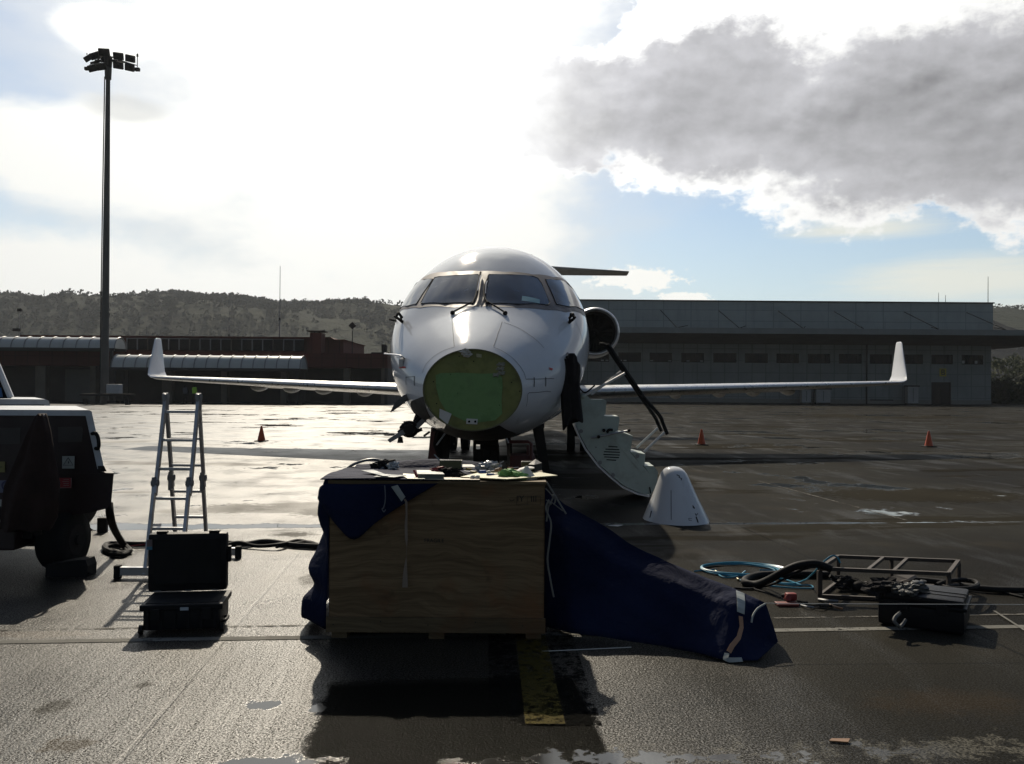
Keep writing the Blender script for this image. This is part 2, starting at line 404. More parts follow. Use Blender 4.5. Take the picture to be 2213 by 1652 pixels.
# ------------------------------------------------------------------ hills
def hill_mat(name, a, b, c3):
    m, g, p = new_mat(name)
    P = g.pos()
    n = g.noise(P, 0.012, 7, 0.65); n2_ = g.noise(P, 0.09, 6, 0.7)
    c = g.mix(g.ss(n, 0.42, 0.6), a, b); c = g.mix(g.ss(n2_, 0.5, 0.66) * 0.6, c, c3)
    g.put(p.inputs['Base Color'], c); p.inputs['Roughness'].default_value = 0.95
    p.inputs['Specular IOR Level'].default_value = 0.05
    g.put(p.inputs['Normal'], g.bump(g.noise(P, 0.15, 5, 0.7), 1.0, 6.0))
    return m
M_hill = hill_mat('hill_scrub', (0.016, 0.021, 0.013), (0.026, 0.032, 0.017), (0.014, 0.018, 0.011))
def terrain(name, xs, dist, ridge, depth=420, foot=300, mh=M_hill, seed=0):
    """ridge: list of (px, py) of the skyline, at depth dist"""
    def rz(x):
        px = 1106.5 + x / dist * 1879
        for (a, b) in zip(ridge, ridge[1:]):
            if a[0] <= px <= b[0]:
                t = (px - a[0]) / (b[0] - a[0]); py = a[1] + (b[1] - a[1]) * (3 * t * t - 2 * t ** 3)
                break
        else: py = ridge[0][1] if px < ridge[0][0] else ridge[-1][1]
        return CAMZ + (hor(px) - py) / 1879 * dist
    nx, ny = 180, 36
    b = bmesh.new(); grid = []
    def hz_(x, y):
        t = (y - (dist - foot)) / foot
        z = rz(x) * (math.sin(min(max(t, 0), 1) * math.pi / 2) ** 1.15 if t <= 1 else max(0, math.cos((t - 1) * foot / depth * math.pi / 2)))
        k = min(1, max(0, t * 3)) * min(1.0, abs(t - 1) * 3 + .12)
        return z + (mnoise.fractal(Vector((x * 0.01 + seed, y * 0.012, 0)), 1.0, 2.0, 4) * 9) * k - 0.3
    for j in range(ny + 1):
        y = dist - foot + (foot + depth) * j / ny; row = []
        for i in range(nx + 1):
            x = xs[0] + (xs[1] - xs[0]) * i / nx
            row.append(b.verts.new((x, y, hz_(x, y))))
        grid.append(row)
    for j in range(ny):
        for i in range(nx):
            b.faces.new((grid[j][i], grid[j][i + 1], grid[j + 1][i + 1], grid[j + 1][i]))
    me = bpy.data.meshes.new(name); b.to_mesh(me); b.free(); me.materials.append(mh)
    for f in me.polygons: f.use_smooth = True
    o = bpy.data.objects.new(name, me); COL.objects.link(o); o['kind'] = 'structure'
    return hz_
ridgeL = [(-300, 640), (0, 642), (60, 645), (130, 660), (200, 657), (300, 651), (345, 642), (400, 640), (450, 644), (540, 648), (620, 660), (700, 664), (800, 664), (900, 676), (1200, 700)]
hL = terrain('hill', (-620, 130), 760, ridgeL, seed=3)
ridgeR = [(1900, 700), (2100, 672), (2150, 674), (2213, 680), (2500, 690)]
hR = terrain('hill', (330, 900), 700, ridgeR, seed=9)

def foliage_mat(name, a, b):
    m, g, p = new_mat(name)
    n = g.noise(g.pos(), 0.35, 4, 0.7)
    g.put(p.inputs['Base Color'], g.mix(g.ss(n, 0.35, 0.65), a, b))
    p.inputs['Roughness'].default_value = 0.8; p.inputs['Specular IOR Level'].default_value = 0.1
    return m
M_wood = foliage_mat('wood_leaves', (0.018, 0.024, 0.013), (0.028, 0.035, 0.018))
def leafclump(verts, faces, c, r, h, n, rnd, size):
    for k in range(n):
        th = rnd.uniform(0, 6.283); ph = math.acos(rnd.uniform(-0.5, 1)); q = rnd.uniform(0.55, 1.0)
        p_ = c + Vector((math.sin(ph) * math.cos(th) * r * q, math.sin(ph) * math.sin(th) * r * q, math.cos(ph) * h * q))
        a = Vector((rnd.gauss(0, 1), rnd.gauss(0, 1), rnd.gauss(0, 1))).normalized(); b_ = a.orthogonal().normalized()
        s_ = size * rnd.uniform(0.6, 1.4); i = len(verts)
        verts += [p_ + a * s_, p_ + b_ * s_ * 0.8, p_ - a * s_ * 0.9, p_ - b_ * s_ * 0.7]; faces.append((i, i + 1, i + 2, i + 3))
def woodland(name, hz_, xs, ys, n, seed, big=(3, 7)):
    rnd = random.Random(seed); vs, fs = [], []
    for k in range(n):
        x = rnd.uniform(*xs); y = ys[1] - (ys[1] - ys[0]) * rnd.random() ** 1.5
        dn = mnoise.noise(Vector((x * 0.012, y * 0.012, seed)))
        if dn < -0.15 and rnd.random() < 0.8 and y < ys[1] - 12: continue
        r = rnd.uniform(*big)
        leafclump(vs, fs, Vector((x, y, hz_(x, y) + r * 0.5)), r, r * rnd.uniform(0.7, 1.3), 20, rnd, r * 0.36)
    me = bpy.data.meshes.new(name); me.from_pydata(vs, [], fs); me.materials.append(M_wood)
    o = bpy.data.objects.new(name, me); COL.objects.link(o); o['kind'] = 'stuff'
    o['label'] = 'far wood covering the hillside behind the ' + ('low red building' if xs[0] < 0 else 'hangar')
    o['category'] = 'woodland'
woodland('woodland', hL, (-600, 20), (560, 772), 5200, 1, (1.3, 3.2))
woodland('woodland', hR, (370, 620), (560, 715), 1200, 2, (1.3, 3.0))
M_mast = mat('mast_grey', (0.10, 0.10, 0.10), 0.6)
# a mast on the left hill
t = thing('radio_mast', 'thin radio mast with small dishes on the ridge of the left hill', 'mast', at(93, 658, 775))
q = at(93, 658, 775)
MB().cyl(q - Vector((0, 0, 4)), q + Vector((0, 0, 13)), 0.5, 0.2, 6).build('pole', M_mast, t)
MB().box(q + Vector((0, 0, 3)), (3, 2, 1.5)).build('equipment_platform', M_mast, t); MB().box(q + Vector((0, 0, 6)), (2.2, 1.5, 1)).build('equipment_platform', M_mast, t)

# ------------------------------------------------------------------ hangar on the right
DH = 116.0
def hx(px, D=DH): return (px - 1106.5) / 1879 * D
def hzz(py, px=2000, D=DH): return CAMZ + (hor(px) - py) / 1879 * D
def panel_mat(name, col, w_, h_, damt=0.5):
    m, g, p = new_mat(name)
    P = g.pos(); x, y, z = g.sep(P)
    n = g.noise(P, 0.35, 6, 0.65); sn = g.noise(g.comb(x * 1.2, y, z * 0.15), 1.0, 5, 0.7)
    c = g.mix(g.ss(n, 0.35, 0.7) * 0.5, col, tuple(v * 0.7 for v in col))
    c = g.mix(g.ss(sn, 0.5, 0.75) * damt, c, tuple(v * 0.45 for v in col))
    fx = g.m('ABSOLUTE', g.m('FRACT', x / w_) - 0.5) * w_; fz = g.m('ABSOLUTE', g.m('FRACT', z / h_) - 0.5) * h_
    ln = g.mx(g.ss(fx, 0.08, 0.04), g.ss(fz, 0.06, 0.03))
    pn = g.noise(g.comb(g.m('FLOOR', x / w_ + 0.5), g.m('FLOOR', z / h_ + 0.5), 0), 3.3, 1)
    c = g.mix(g.lin(pn, 0.3, 0.7, 0, 0.3), c, tuple(v * 0.6 for v in col))
    c = g.mix(ln * 0.5, c, tuple(v * 0.35 for v in col))
    g.put(p.inputs['Base Color'], c); p.inputs['Roughness'].default_value = 0.8
    p.inputs['Specular IOR Level'].default_value = 0.2
    return m
M_hwall = panel_mat('hangar_wall_panels', (0.235, 0.255, 0.25), 1.83, 1.6)
M_hfas = panel_mat('hangar_upper_panels', (0.29, 0.335, 0.335), 3.66, 1.45, 0.4)
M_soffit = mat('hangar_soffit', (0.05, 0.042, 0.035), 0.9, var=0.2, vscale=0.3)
hang = thing('hangar', 'long grey panelled hangar with a deep canopy and dark windows behind the right wing', 'hangar', (hx(1700), DH, 0))
x0, x1 = hx(1080), hx(2142); zt = hzz(657, 2142); zs = hzz(747, 2142)
YB = DH + 45
# wall with window openings (all openings are real holes)
wc = []
for (a, b) in ((48, 160), (205, 318), (360, 472), (517, 630), (675, 790), (832, 945), (988, 1100), (1143, 1255), (1297, 1410), (1450, 1560), (1610, 1713), (1755, 1862), (1905, 2012)):
    k = lambda v: (1460 + v / 1.955) * 0.85378
    wc.append((hx(k(a)), hx(k(b))))
wz0, wz1 = hzz(787.5), hzz(767.0)
dx0, dx1 = hx(2013), hx(2056); dz1 = hzz(826.5)
wl = MB()
def wbox(a, b, c_, d_): wl.mm((a, DH, c_), (b, DH + 0.35, d_))
wbox(x0, x1, wz1, zs)
prev = x0
for (a, b) in wc + [(x1, x1)]:
    if a > prev: wbox(prev, a, wz0, wz1)
    prev = b
wbox(x0, dx0, 0.55, wz0); wbox(dx1, x1, 0.55, wz0); wbox(dx0, dx1, dz1, wz0)
wl.mm((x1 - 0.35, DH + 0.352, 0), (x1, YB, zs)); wl.mm((x0, YB - .3, 0), (x1 - .352, YB, zs))
wl.build('wall', M_hwall, hang)
pl = MB(); pl.mm((x0, DH - 0.06, 0), (dx0 - .01, DH + 0.36, 0.55)); pl.mm((dx1 + .01, DH - 0.06, 0), (x1 + 0.02, DH + 0.36, 0.55))
pl.build('plinth', mat('plinth_concrete', (0.17, 0.165, 0.15), 0.9), hang)
up = MB(); up.mm((x0, DH - 0.25, zs + 0.01), (x1 + 0.1, YB, zt)); up.build('upper_storey', M_hfas, hang)
rf = MB(); rf.mm((x0, DH - 0.4, zt), (x1 + 0.25, YB + 0.2, zt + 0.16)); rf.build('roof', M_dark, hang)
# canopy: deep tapering slab sticking out over the apron and round the right corner
YC = DH - 9.0
zc = hzz(722, 2142, YC)
cp = MB()
a_ = [(x0, YC, zc - 0.15), (x1 + 5.2, YC, zc - 0.15), (x1 + 5.2, YC, zc + 0.35), (x0, YC, zc + 0.35)]
b_ = [(x0, DH - .26, zs - 0.1), (x1 + 5.2, DH - .26, zs - 0.1), (x1 + 5.2, DH - .26, zs + 0.25), (x0, DH - .26, zs + 0.25)]
cp.rings([a_, b_]); cp.rings([[(x1 + .11, DH - .255, zs - 0.1), (x1 + 5.2, DH - .255, zs - .1), (x1 + 5.2, DH - .255, zs + .25), (x1 + .11, DH - .255, zs + .25)], [(x1 + .11, DH + 20, zs - 0.1), (x1 + 5.2, DH + 20, zs - .1), (x1 + 5.2, DH + 20, zs + .25), (x1 + .11, DH + 20, zs + .25)]])
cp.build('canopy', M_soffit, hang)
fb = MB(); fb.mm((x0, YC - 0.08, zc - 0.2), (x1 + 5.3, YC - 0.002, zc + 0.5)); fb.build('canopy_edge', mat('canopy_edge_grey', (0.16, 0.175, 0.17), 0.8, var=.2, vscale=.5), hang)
M_ink2 = mat('dull_black', (0.006, 0.006, 0.006), 1.0, spec=0.0)
for px in (1460, 1596, 1735, 1866, 2030, 2142 + 34):
    xx = hx(px, YC)
    MB().cyl((xx - 0.4, DH - 0.3, zc + 3.4), (xx + 0.2, YC + 0.4, zc + 0.5), 0.05, n=6).cyl((xx + 0.2, YC + 0.4, zc + 0.5), (xx + 3.2, DH - 0.3, zc + 1.4), 0.04, n=6).build('tie_rod', M_ink2, hang)
M_lite = mat('pane_reflection_paint', (0.35, 0.36, 0.36), 0.25)  # bright reflection in some panes, painted into the colour
for i, (a, b) in enumerate(wc):
    f = MB(); s_ = 0.09
    f.mm((a, DH + 0.1, wz0), (b, DH + 0.2, wz0 + s_)).mm((a, DH + 0.1, wz1 - s_), (b, DH + 0.2, wz1)).mm((a, DH + .1, wz0 + s_), (a + s_, DH + .2, wz1 - s_)).mm((b - s_, DH + .1, wz0 + s_), (b, DH + .2, wz1 - s_))
    for k in range(1, 5): f.mm((a + (b - a) * k / 5 - .03, DH + .1, wz0 + s_), (a + (b - a) * k / 5 + .03, DH + .17, wz1 - s_))
    f.mm((a + s_, DH + .11, (wz0 + wz1) / 2 - .03), (b - s_, DH + .165, (wz0 + wz1) / 2 + .03))
    fo = f.build('window', M_ink2, hang)
    MB().mm((a + s_, DH + 0.24, wz0 + s_), (b - s_, DH + 0.26, wz1 - s_)).build('pane', M_glassd, fo)
    MB().mm((a - .1, DH - .08, wz0 - .12), (b + .1, DH - .002, wz0 - .01)).build('sill', M_hwall, fo)
    rr = random.Random(i)
    if i < 4 or i == 12:
        for k in ((0, 3) if i == 12 else rr.sample(range(5), 2)):
            xa = a + (b - a) * k / 5
            MB().mm((xa + .12, DH + .2, wz0 + .12), (xa + (b - a) / 5 - .1, DH + .235, wz0 + (.5 if i == 12 else .26))).build('painted_reflection', M_lite, fo)
dd = MB().mm((dx0 + .02, DH + 0.2, 0), (dx1 - .02, DH + 0.28, dz1)).mm((dx0 + .02, DH + .1, 0), (dx0 + .12, DH + .19, dz1)).mm((dx1 - .12, DH + .1, 0), (dx1 - .02, DH + .19, dz1)).mm(((dx0 + dx1) / 2 - .05, DH + .1, 0), ((dx0 + dx1) / 2 + .05, DH + .19, dz1)).build('door', M_glassd, hang)
MB().cyl((hx(1930 - 0), DH - .1, 0.5), (hx(1880), DH - .1, 0.5), 0.06).build('handrail', M_dark, hang)
MB().cyl((hx(1872), DH - .2, 0), (hx(1872), DH - .2, zs), 0.1, n=8).build('downpipe', M_dark, hang)
# the yellow sign with the letter B
sgx, sgz = hx((1460 + 1810 / 1.955) * 0.85378), hzz((720 + 437 / 1.955) * 0.85378, 2036)
def text(body, name, size, m, parent, loc, rot=(90, 0, 0), ext=0.002, bold=0.0, align='CENTER', **kw):
    cu = bpy.data.curves.new(name, 'FONT'); cu.body = body; cu.size = size; cu.extrude = ext; cu.offset = bold
    cu.align_x = align; cu.align_y = 'CENTER'
    o = bpy.data.objects.new(name, cu); COL.objects.link(o)
    dg = bpy.context.evaluated_depsgraph_get(); me = bpy.data.meshes.new_from_object(o.evaluated_get(dg))
    bpy.data.objects.remove(o); bpy.data.curves.remove(cu); me.materials.clear(); me.materials.append(m)
    o = bpy.data.objects.new(name, me); COL.objects.link(o)
    o.rotation_euler = [R(v) for v in rot]
    q = parent
    while q is not None and q.parent is not None: q = q.parent
    o.location = Vector(loc) - (Vector(q['org']) if q is not None and 'org' in q else Vector((0, 0, 0)))
    o.parent = parent
    return tag(o, **kw)
M_ink = mat('black_ink', (0.012, 0.012, 0.012), 0.7)
M_yel = mat('yellow_board', (0.42, 0.34, 0.02), 0.6, var=.1)
sgn = thing('sign', 'small yellow board with a black letter B on the hangar wall above the door', 'sign', (sgx, DH - .1, sgz))
MB().box((sgx, DH - .1, sgz), (0.9, 0.08, 1.05), bevel=0.02).build('board', M_yel, sgn)
text('B', 'letter', 1.05, M_ink, sgn, (sgx, DH - .15, sgz - .02), bold=0.03)
# white cabinets standing by the hangar wall
M_cab = mat('cabinet_grey', (0.28, 0.28, 0.275), 0.7, var=.15, vscale=.8)
k = lambda v: (1460 + v / 1.955) * 0.85378
for i, (a, b, lab) in enumerate(((1095, 1140, 'grey cabinet by the hangar wall, leftmost of three under the right wing'), (1165, 1235, 'wide grey cabinet by the hangar wall between the two other cabinets'), (1612, 1664, 'grey cabinet by the hangar wall below the right winglet'))):
    xa, xb = hx(k(a)), hx(k(b)); zh = hzz((720 + (525 if i < 2 else 508) / 1.955) * .85378)
    c_ = thing('cabinet', lab, 'cabinet', ((xa + xb) / 2, DH - 1.2, 0), 'cabinets by the hangar')
    MB().mm((xa, DH - 1.6, 0.1), (xb, DH - 0.7, zh), bevel=0.03).build('body', M_cab, c_)
    MB().mm((xa - .1, DH - 1.75, zh), (xb + .1, DH - 0.6, zh + 0.15)).mm((xa, DH - 1.55, 0), (xb, DH - .75, .1)).build('cover', M_dark, c_)
    MB().mm(((xa + xb) / 2 - .02, DH - 1.62, .3), ((xa + xb) / 2 + .02, DH - 1.601, zh - .2)).build('door', M_dark, c_)
# antennas on the hangar
for px, py0, py1, r_, lab in ((2135, 657, 598, .05, 'tall thin whip antenna on the right end of the hangar roof'), (2028, 656, 633, .04, 'short rod on the hangar roof, left one of the close pair'), (2043, 656, 638, .04, 'short rod on the hangar roof, right one of the close pair')):
    b0 = at(px, py0, DH + 3); b1 = at(px, py1, DH + 3); b0.z = zt + .16
    o = MB().cyl(b0, b1, r_, r_ * .6, 6).cyl(b0, b0 + Vector((0, 0, .3)), .15, n=8).build('roof_antenna', M_dark, org=b0, label=lab, cat='antenna')
# hedge right of the hangar
M_hedge = foliage_mat('hedge_leaves', (0.010, 0.014, 0.006), (0.025, 0.032, 0.012))
rnd = random.Random(5); vs, fs = [], []
for i in range(90):
    xx = x1 + 0.8 + i * 0.28; leafclump(vs, fs, Vector((xx, DH + 6 + rnd.uniform(-.6, .6), 1.9)), 1.3, rnd.uniform(1.6, 2.3), 60, rnd, 0.22)
    leafclump(vs, fs, Vector((xx, DH + 6, 0.6)), 1.5, 1.2, 40, rnd, 0.25)
me = bpy.data.meshes.new('hedge'); me.from_pydata(vs, [], fs); me.materials.append(M_hedge)
o = bpy.data.objects.new('hedge', me); COL.objects.link(o); tag(o, 'dark clipped hedge standing right of the hangar corner', 'hedge')
tr = MB().mm((x1 + .4, DH + 10, 0), (x1 + 34, DH + 10.3, hzz(830))).build('boundary_wall', mat('dark_wall', (0.03, 0.028, 0.024), .9), label='dark low wall running right from the hangar under the hillside', cat='wall')

M_tree = foliage_mat('tree_leaves', (0.035, 0.045, 0.018), (0.085, 0.095, 0.035)); M_bark = mat('bark', (.05, .04, .03), .9)
for i, (px, D, h_, r_, lab) in enumerate(((2163, 165, 8.0, 4.0, 'green bushy tree over the hedge just right of the hangar corner'), (2200, 175, 9.5, 4.8, 'green bushy tree over the hedge at the right edge, second from the hangar'), (2240, 160, 8.5, 4.5, 'olive tree at the right edge of the picture behind the hedge'))):
    bs = Vector(((px - 1106.5) / 1879 * D, D, 0)); t = thing('tree', lab, 'tree', bs, 'trees behind the hedge'); rnd = random.Random(40 + i)
    tk = MB().cyl(bs, bs + Vector((.2, 0, h_ * .55)), .28, .14, 10)
    for k in range(5): tk.cyl(bs + Vector((.1, 0, h_ * (.35 + .05 * k))), bs + Vector((r_ * .55 * math.cos(k * 1.3), r_ * .5 * math.sin(k * 1.3), h_ * .75)), .10, .04, 6)
    tk.build('trunk', M_bark, t)
    vs, fs = [], []
    for k in range(34):
        a_ = rnd.uniform(0, 6.28); q_ = rnd.uniform(0, 1) ** .6; zz_ = rnd.uniform(.35, .95)
        leafclump(vs, fs, Vector((r_ * q_ * math.cos(a_) * math.sin(zz_ * 3.0), r_ * q_ * math.sin(a_) * math.sin(zz_ * 3.0), h_ * zz_)), 1.1, .9, 60, rnd, .2)
    me = bpy.data.meshes.new('crown'); me.from_pydata(vs, [], fs); me.materials.append(M_tree); o = bpy.data.objects.new('crown', me); COL.objects.link(o); o.parent = t

# ------------------------------------------------------------------ low red terminal building on the left
DT = 86.0
def k6x(v): return v / 2.213 * 0.85378
def k6y(v): return (700 + v / 2.213) * 0.85378
def tx(v, D=DT): return (k6x(v) - 1106.5) / 1879 * D
def tz(v, xv=900, D=DT): return CAMZ + (hor(k6x(xv)) - k6y(v)) / 1879 * D
M_red = panel_mat('dark_red_cladding', (0.075, 0.018, 0.014), 1.2, 3.0, 0.4)
M_red2 = panel_mat('red_brown_cladding', (0.105, 0.032, 0.024), 1.2, 3.0, 0.3)
M_term = mat('terminal_dark_wall', (0.035, 0.032, 0.029), 0.9, var=.3, vscale=.4)
M_col = mat('terminal_column', (0.11, 0.095, 0.075), 0.85, var=.2, vscale=1)
term = thing('terminal_building', 'low dark red terminal building with set back upper storey, left of the aircraft', 'building', (tx(900), DT, 0))
xl = tx(-120); xr = tx(2178); zp1 = tz(425); zp0 = tz(505)
b = MB(); b.mm((xl, DT - 1.0, zp0), (xr, DT + 25, zp1)); b.build('parapet', M_red, term)
b = MB(); b.mm((xl, DT + 2.2, 0), (xr - .3, DT + 2.5, zp0 - .01)); b.mm((xr - .3, DT - .9, 0), (xr, DT + 24, zp0 - .01)); b.build('wall', M_term, term)
for v in (215, 520, 920, 1250, 1580, 1930, 2140):
    ww = 1.0 if v in (215, 920) else .55
    MB().mm((tx(v), DT - .6, 0), (tx(v) + ww, DT + .2, zp0 - .012)).build('column', M_col, term)
MB().mm((tx(320), DT + 1.5, 0), (tx(540), DT + 1.9, zp0 - .3)).build('shutter', mat('grey_shutter', (.09, .088, .08), .8, var=.1), term)
xu = tx(1860, DT + 8); zu1 = tz(338, 1200, DT + 8); zu0 = zp1 - .2
b = MB(); Yu = DT + 7
b.prism([(xl, Yu, zu0 + 2.0), (xl, Yu, zu1), (xu, Yu, zu1), (xu + .6, Yu, zu1 - .35), (xu + 1.5, Yu, zu0 + 2.0)], (0, 14, 0))
b.mm((xl, Yu + .5, zu0 - .2), (xu + 1.3, Yu + 13.5, zu0 + 1.99))
b.build('upper_storey', M_red2, term)
wz_a, wz_b = tz(413, 1200, Yu), tz(348, 1200, Yu)
xa = tx(705, Yu)
n_ = 17
for i in range(n_):
    a1 = xa + (tx(1700, Yu) - xa) * i / n_; a2 = xa + (tx(1700, Yu) - xa) * (i + 1) / n_
    f = MB().mm((a1 + .03, Yu - .10, wz_a), (a1 + .13, Yu - .002, wz_b)).mm((a1 + .13, Yu - .08, wz_b - .08), (a2, Yu - .003, wz_b)).build('window', M_col if i % 4 == 2 else M_steel, term)
    MB().mm((a1 + .14, Yu - .04, wz_a), (a2 + .02, Yu - .004, wz_b - .09)).build('pane', M_glassd, f)
cx0, cx1 = tx(1733, DT + 5), tx(1797, DT + 5)
cch = MB().mm((cx0, DT + 5, zp1), (cx1, DT + 6.9, tz(315, 1760, DT + 5))).build('chimney', M_red2, term)
MB().mm((cx0 - .3, DT + 4.8, tz(308, 1760, DT + 5)), (cx1 + .3, DT + 7, tz(303, 1760, DT + 5))).mm((cx0 + .8, DT + 5.5, tz(315, 1760, DT + 5)), (cx0 + .95, DT + 6.0, tz(308, 1760, DT + 5))).mm((cx1 - .9, DT + 5.5, tz(315, 1760, DT + 5)), (cx1 - .75, DT + 6.0, tz(308, 1760, DT + 5))).build('chimney_cap', M_dark, cch)
MB().mm((tx(2110), DT + 3, zp1), (tx(2135), DT + 4, zp1 + 1.1)).mm((tx(2060), DT + 2, zp1), (tx(2160), DT + 5, zp1 + .25)).build('roof_vent', M_dark, term)
MB().cyl((tx(1940), DT + 3, zp1), (tx(1940), DT + 3, zp1 + 2.5), .05, n=6).box((tx(1940), DT + 3, zp1 + 3.0), (.55, .2, .55), Matrix.Rotation(R(45), 3, 'Y')).build('roof_lamp', M_dark, term)
M_poly, gP, pP = new_mat('milky_vault_panels')
P_ = gP.pos(); xx_, yy_, zz_ = gP.sep(P_)
gP.put(pP.inputs['Base Color'], gP.mix(gP.ss(gP.noise(P_, .6, 5, .6), .35, .7) * .4, (.42, .43, .41), (.25, .27, .25))); pP.inputs['Roughness'].default_value = .35
def vault(v0, v1, vt, vb, D, lab, seg):
    xa, xb = tx(v0, D), tx(v1, D); zt_, zb_ = tz(vt, (v0 + v1) / 2, D), tz(vb, (v0 + v1) / 2, D)
    r_ = zt_ - zb_; n = 14
    o = thing('vault_canopy', lab, 'canopy', (xa, D, zb_), 'barrel vault canopies along the terminal')
    def ring(x, rr): return [(x, D + r_ * 1.15 - rr * 1.15 * math.cos(math.pi * k / n), zb_ + rr * math.sin(math.pi * k / n)) for k in range(n + 1)]
    m_ = MB()
    m_.rings([ring(xa, r_), ring(xb, r_)], close=False, caps=False); m_.rings([ring(xa, r_ - .06), ring(xb, r_ - .06)], close=False, caps=False)
    m_.build('vault', M_poly, o, smooth=True)
    rb = MB()
    for i in range(seg + 1):
        x_ = xa + (xb - xa) * i / seg
        rb.tube(ring(x_, r_ + .03), .05, 5, smooth=False)
    rb.build('ribs', M_steel, o)
    for x_ in (xa + .08, xb - .08):
        MB().prism([Vector(p) for p in ring(x_, r_ - .08)], (.05 if x_ > xa + 1 else -.05, 0, 0)).build('end_panel', M_poly, o)
    e = MB().mm((xa, D - .12, zb_ - .25), (xb, D + .12, zb_)).mm((xa, D + 2.3 * r_ - .12, zb_ - .25), (xb, D + 2.3 * r_ + .12, zb_))
    e.build('gutter', M_term, o)
    for x_ in (xa + .3, xb - .3):
        for yy in (D, D + 2.3 * r_): MB().mm((x_ - .12, yy - .1, 0), (x_ + .12, yy + .1, zb_ - .25)).build('post', M_term, o)
    return o
vault(-160, 640, 336, 398, DT - 3.2, 'translucent vaulted canopy higher up at the left end of the terminal', 11)
vault(622, 1680, 440, 512, DT - 4.6, 'long low translucent vaulted canopy in front of the terminal behind the left wing', 16)
# thin masts above the terminal
for v, y0, y1, D, r_, nm, lab in ((1280, 330, 95, 95, .06, 'antenna_mast', 'thin antenna mast over the terminal roof, shorter of the two masts'), (1563, 345, -60, 95, .07, 'antenna_mast', 'tallest thin antenna mast rising over the terminal roof'),
                      (105, 318, 182, 92, .07, 'roof_lamp_post', 'lamp post with two heads over the left end of the terminal roof')):
    a = Vector((tx(v, D), D, 0)); zt_ = tz(y1, v, D)
    mt = thing(nm, lab, 'mast', a)
    MB().cyl(a, (a.x, a.y, zt_ * .6), r_, r_, 6).cyl((a.x, a.y, zt_ * .6), (a.x, a.y, zt_), r_ * .6, r_ * .4, 6).build('pole', M_steel, mt)
    if v == 105:
        MB().box((a.x - .3, a.y, zt_ - 2.2), (.7, .3, .3)).box((a.x, a.y, zt_ - .1), (.4, .3, .3)).build('lamp_head', M_dark, mt)
    else:
        MB().cyl((a.x, a.y, zt_ * .6), (a.x, a.y, zt_ * .6 + .25), r_ * 1.5, n=6).build('joint_collar', M_dark, mt)
# AC cabinet beside the light mast
a = tx(595, 74); c_ = thing('utility_cabinet', 'pale utility box on a dark cart at the foot of the tall light mast', 'cabinet', (a, 74, 0))
MB().mm((a, 74, tz(655, 600, 74)), (a + 1.05, 74.8, tz(603, 600, 74)), bevel=.04).build('box', mat('cabinet_white', (.38, .38, .38), .6), c_)
MB().mm((a - 2.2, 73.8, tz(668, 600, 74)), (a + 2.0, 75.2, tz(657, 600, 74))).mm((a - 2, 74, 0), (a - 1.7, 74.4, .5)).mm((a + 1.6, 74, 0), (a + 1.9, 74.4, .5)).mm((a + .1, 73.9, .1), (a + .9, 74.6, .35)).build('cart', M_dark, c_)

# people far off in front of the terminal
def person(name, lab, base, h, vest, arm=0.0):
    o = thing(name, lab, 'person', base)
    s = h / 1.75; B = Vector(base)
    sk = bmesh.new(); lay = sk.verts.layers.skin.new()
    me = bpy.data.meshes.new('person_body'); ob = bpy.data.objects.new('body', me); COL.objects.link(ob)
    pts = {'pel': (0, 0, .95, .14), 'che': (0, 0, 1.25, .15), 'nec': (0, 0, 1.47, .07), 'hd1': (0, -.02, 1.60, .095), 'hd2': (0, -.02, 1.70, .07),
           'sl': (-.19, 0, 1.40, .065), 'el': (-.27, .02, 1.12, .05), 'hl': (-.25 + arm, -.12, .88 + arm, .04), 'sr': (.19, 0, 1.40, .065), 'er': (.28, .03, 1.12, .05), 'hr': (.26, -.08, .87, .04),
           'kl': (-.11, -.02, .50, .07), 'al': (-.13, 0, .08, .05), 'tl': (-.14, -.16, .04, .04), 'kr': (.12, -.04, .50, .07), 'ar': (.15, .05, .08, .05), 'tr': (.17, -.12, .04, .04)}
    V_ = {}
    for k_, (a_, b_, c_, r_) in pts.items():
        v = sk.verts.new((a_ * s, b_ * s, c_ * s)); v[lay].radius = (r_ * s, r_ * s); V_[k_] = v
        if k_ == 'pel': v[lay].use_root = True
    for e in ('pel che', 'che nec', 'nec hd1', 'hd1 hd2', 'che sl', 'sl el', 'el hl', 'che sr', 'sr er', 'er hr', 'pel kl', 'kl al', 'al tl', 'pel kr', 'kr ar', 'ar tr'):
        a_, b_ = e.split(); sk.edges.new((V_[a_], V_[b_]))
    sk.to_mesh(me); sk.free()
    ob.modifiers.new('s', 'SKIN'); md = ob.modifiers.new('u', 'SUBSURF'); md.levels = md.render_levels = 1
    me.materials.append(M_dark); ob.parent = o
    c_ = MB().lathe([(.20 * s, .92 * s), (.21 * s, 1.1 * s), (.225 * s, 1.3 * s), (.20 * s, 1.42 * s), (.10 * s, 1.47 * s)], B, 14, 1.0, .68)
    c_.build('safety_vest', vest, o, smooth=True)
    return o
M_vest = mat('hi_vis', (0.30, 0.55, 0.04), 0.7)
M_vest2 = mat('grey_vest', (0.08, 0.085, 0.09), 0.8)
person('person', 'person in a bright green vest standing before the terminal, below the left wing', (tx(1090, 80), 80, 0), 1.85, M_vest)
person('person', 'person in dark grey clothes standing left of the one in the green vest', (tx(1037, 80.5), 80.5, 0), 1.8, M_vest2, .1)

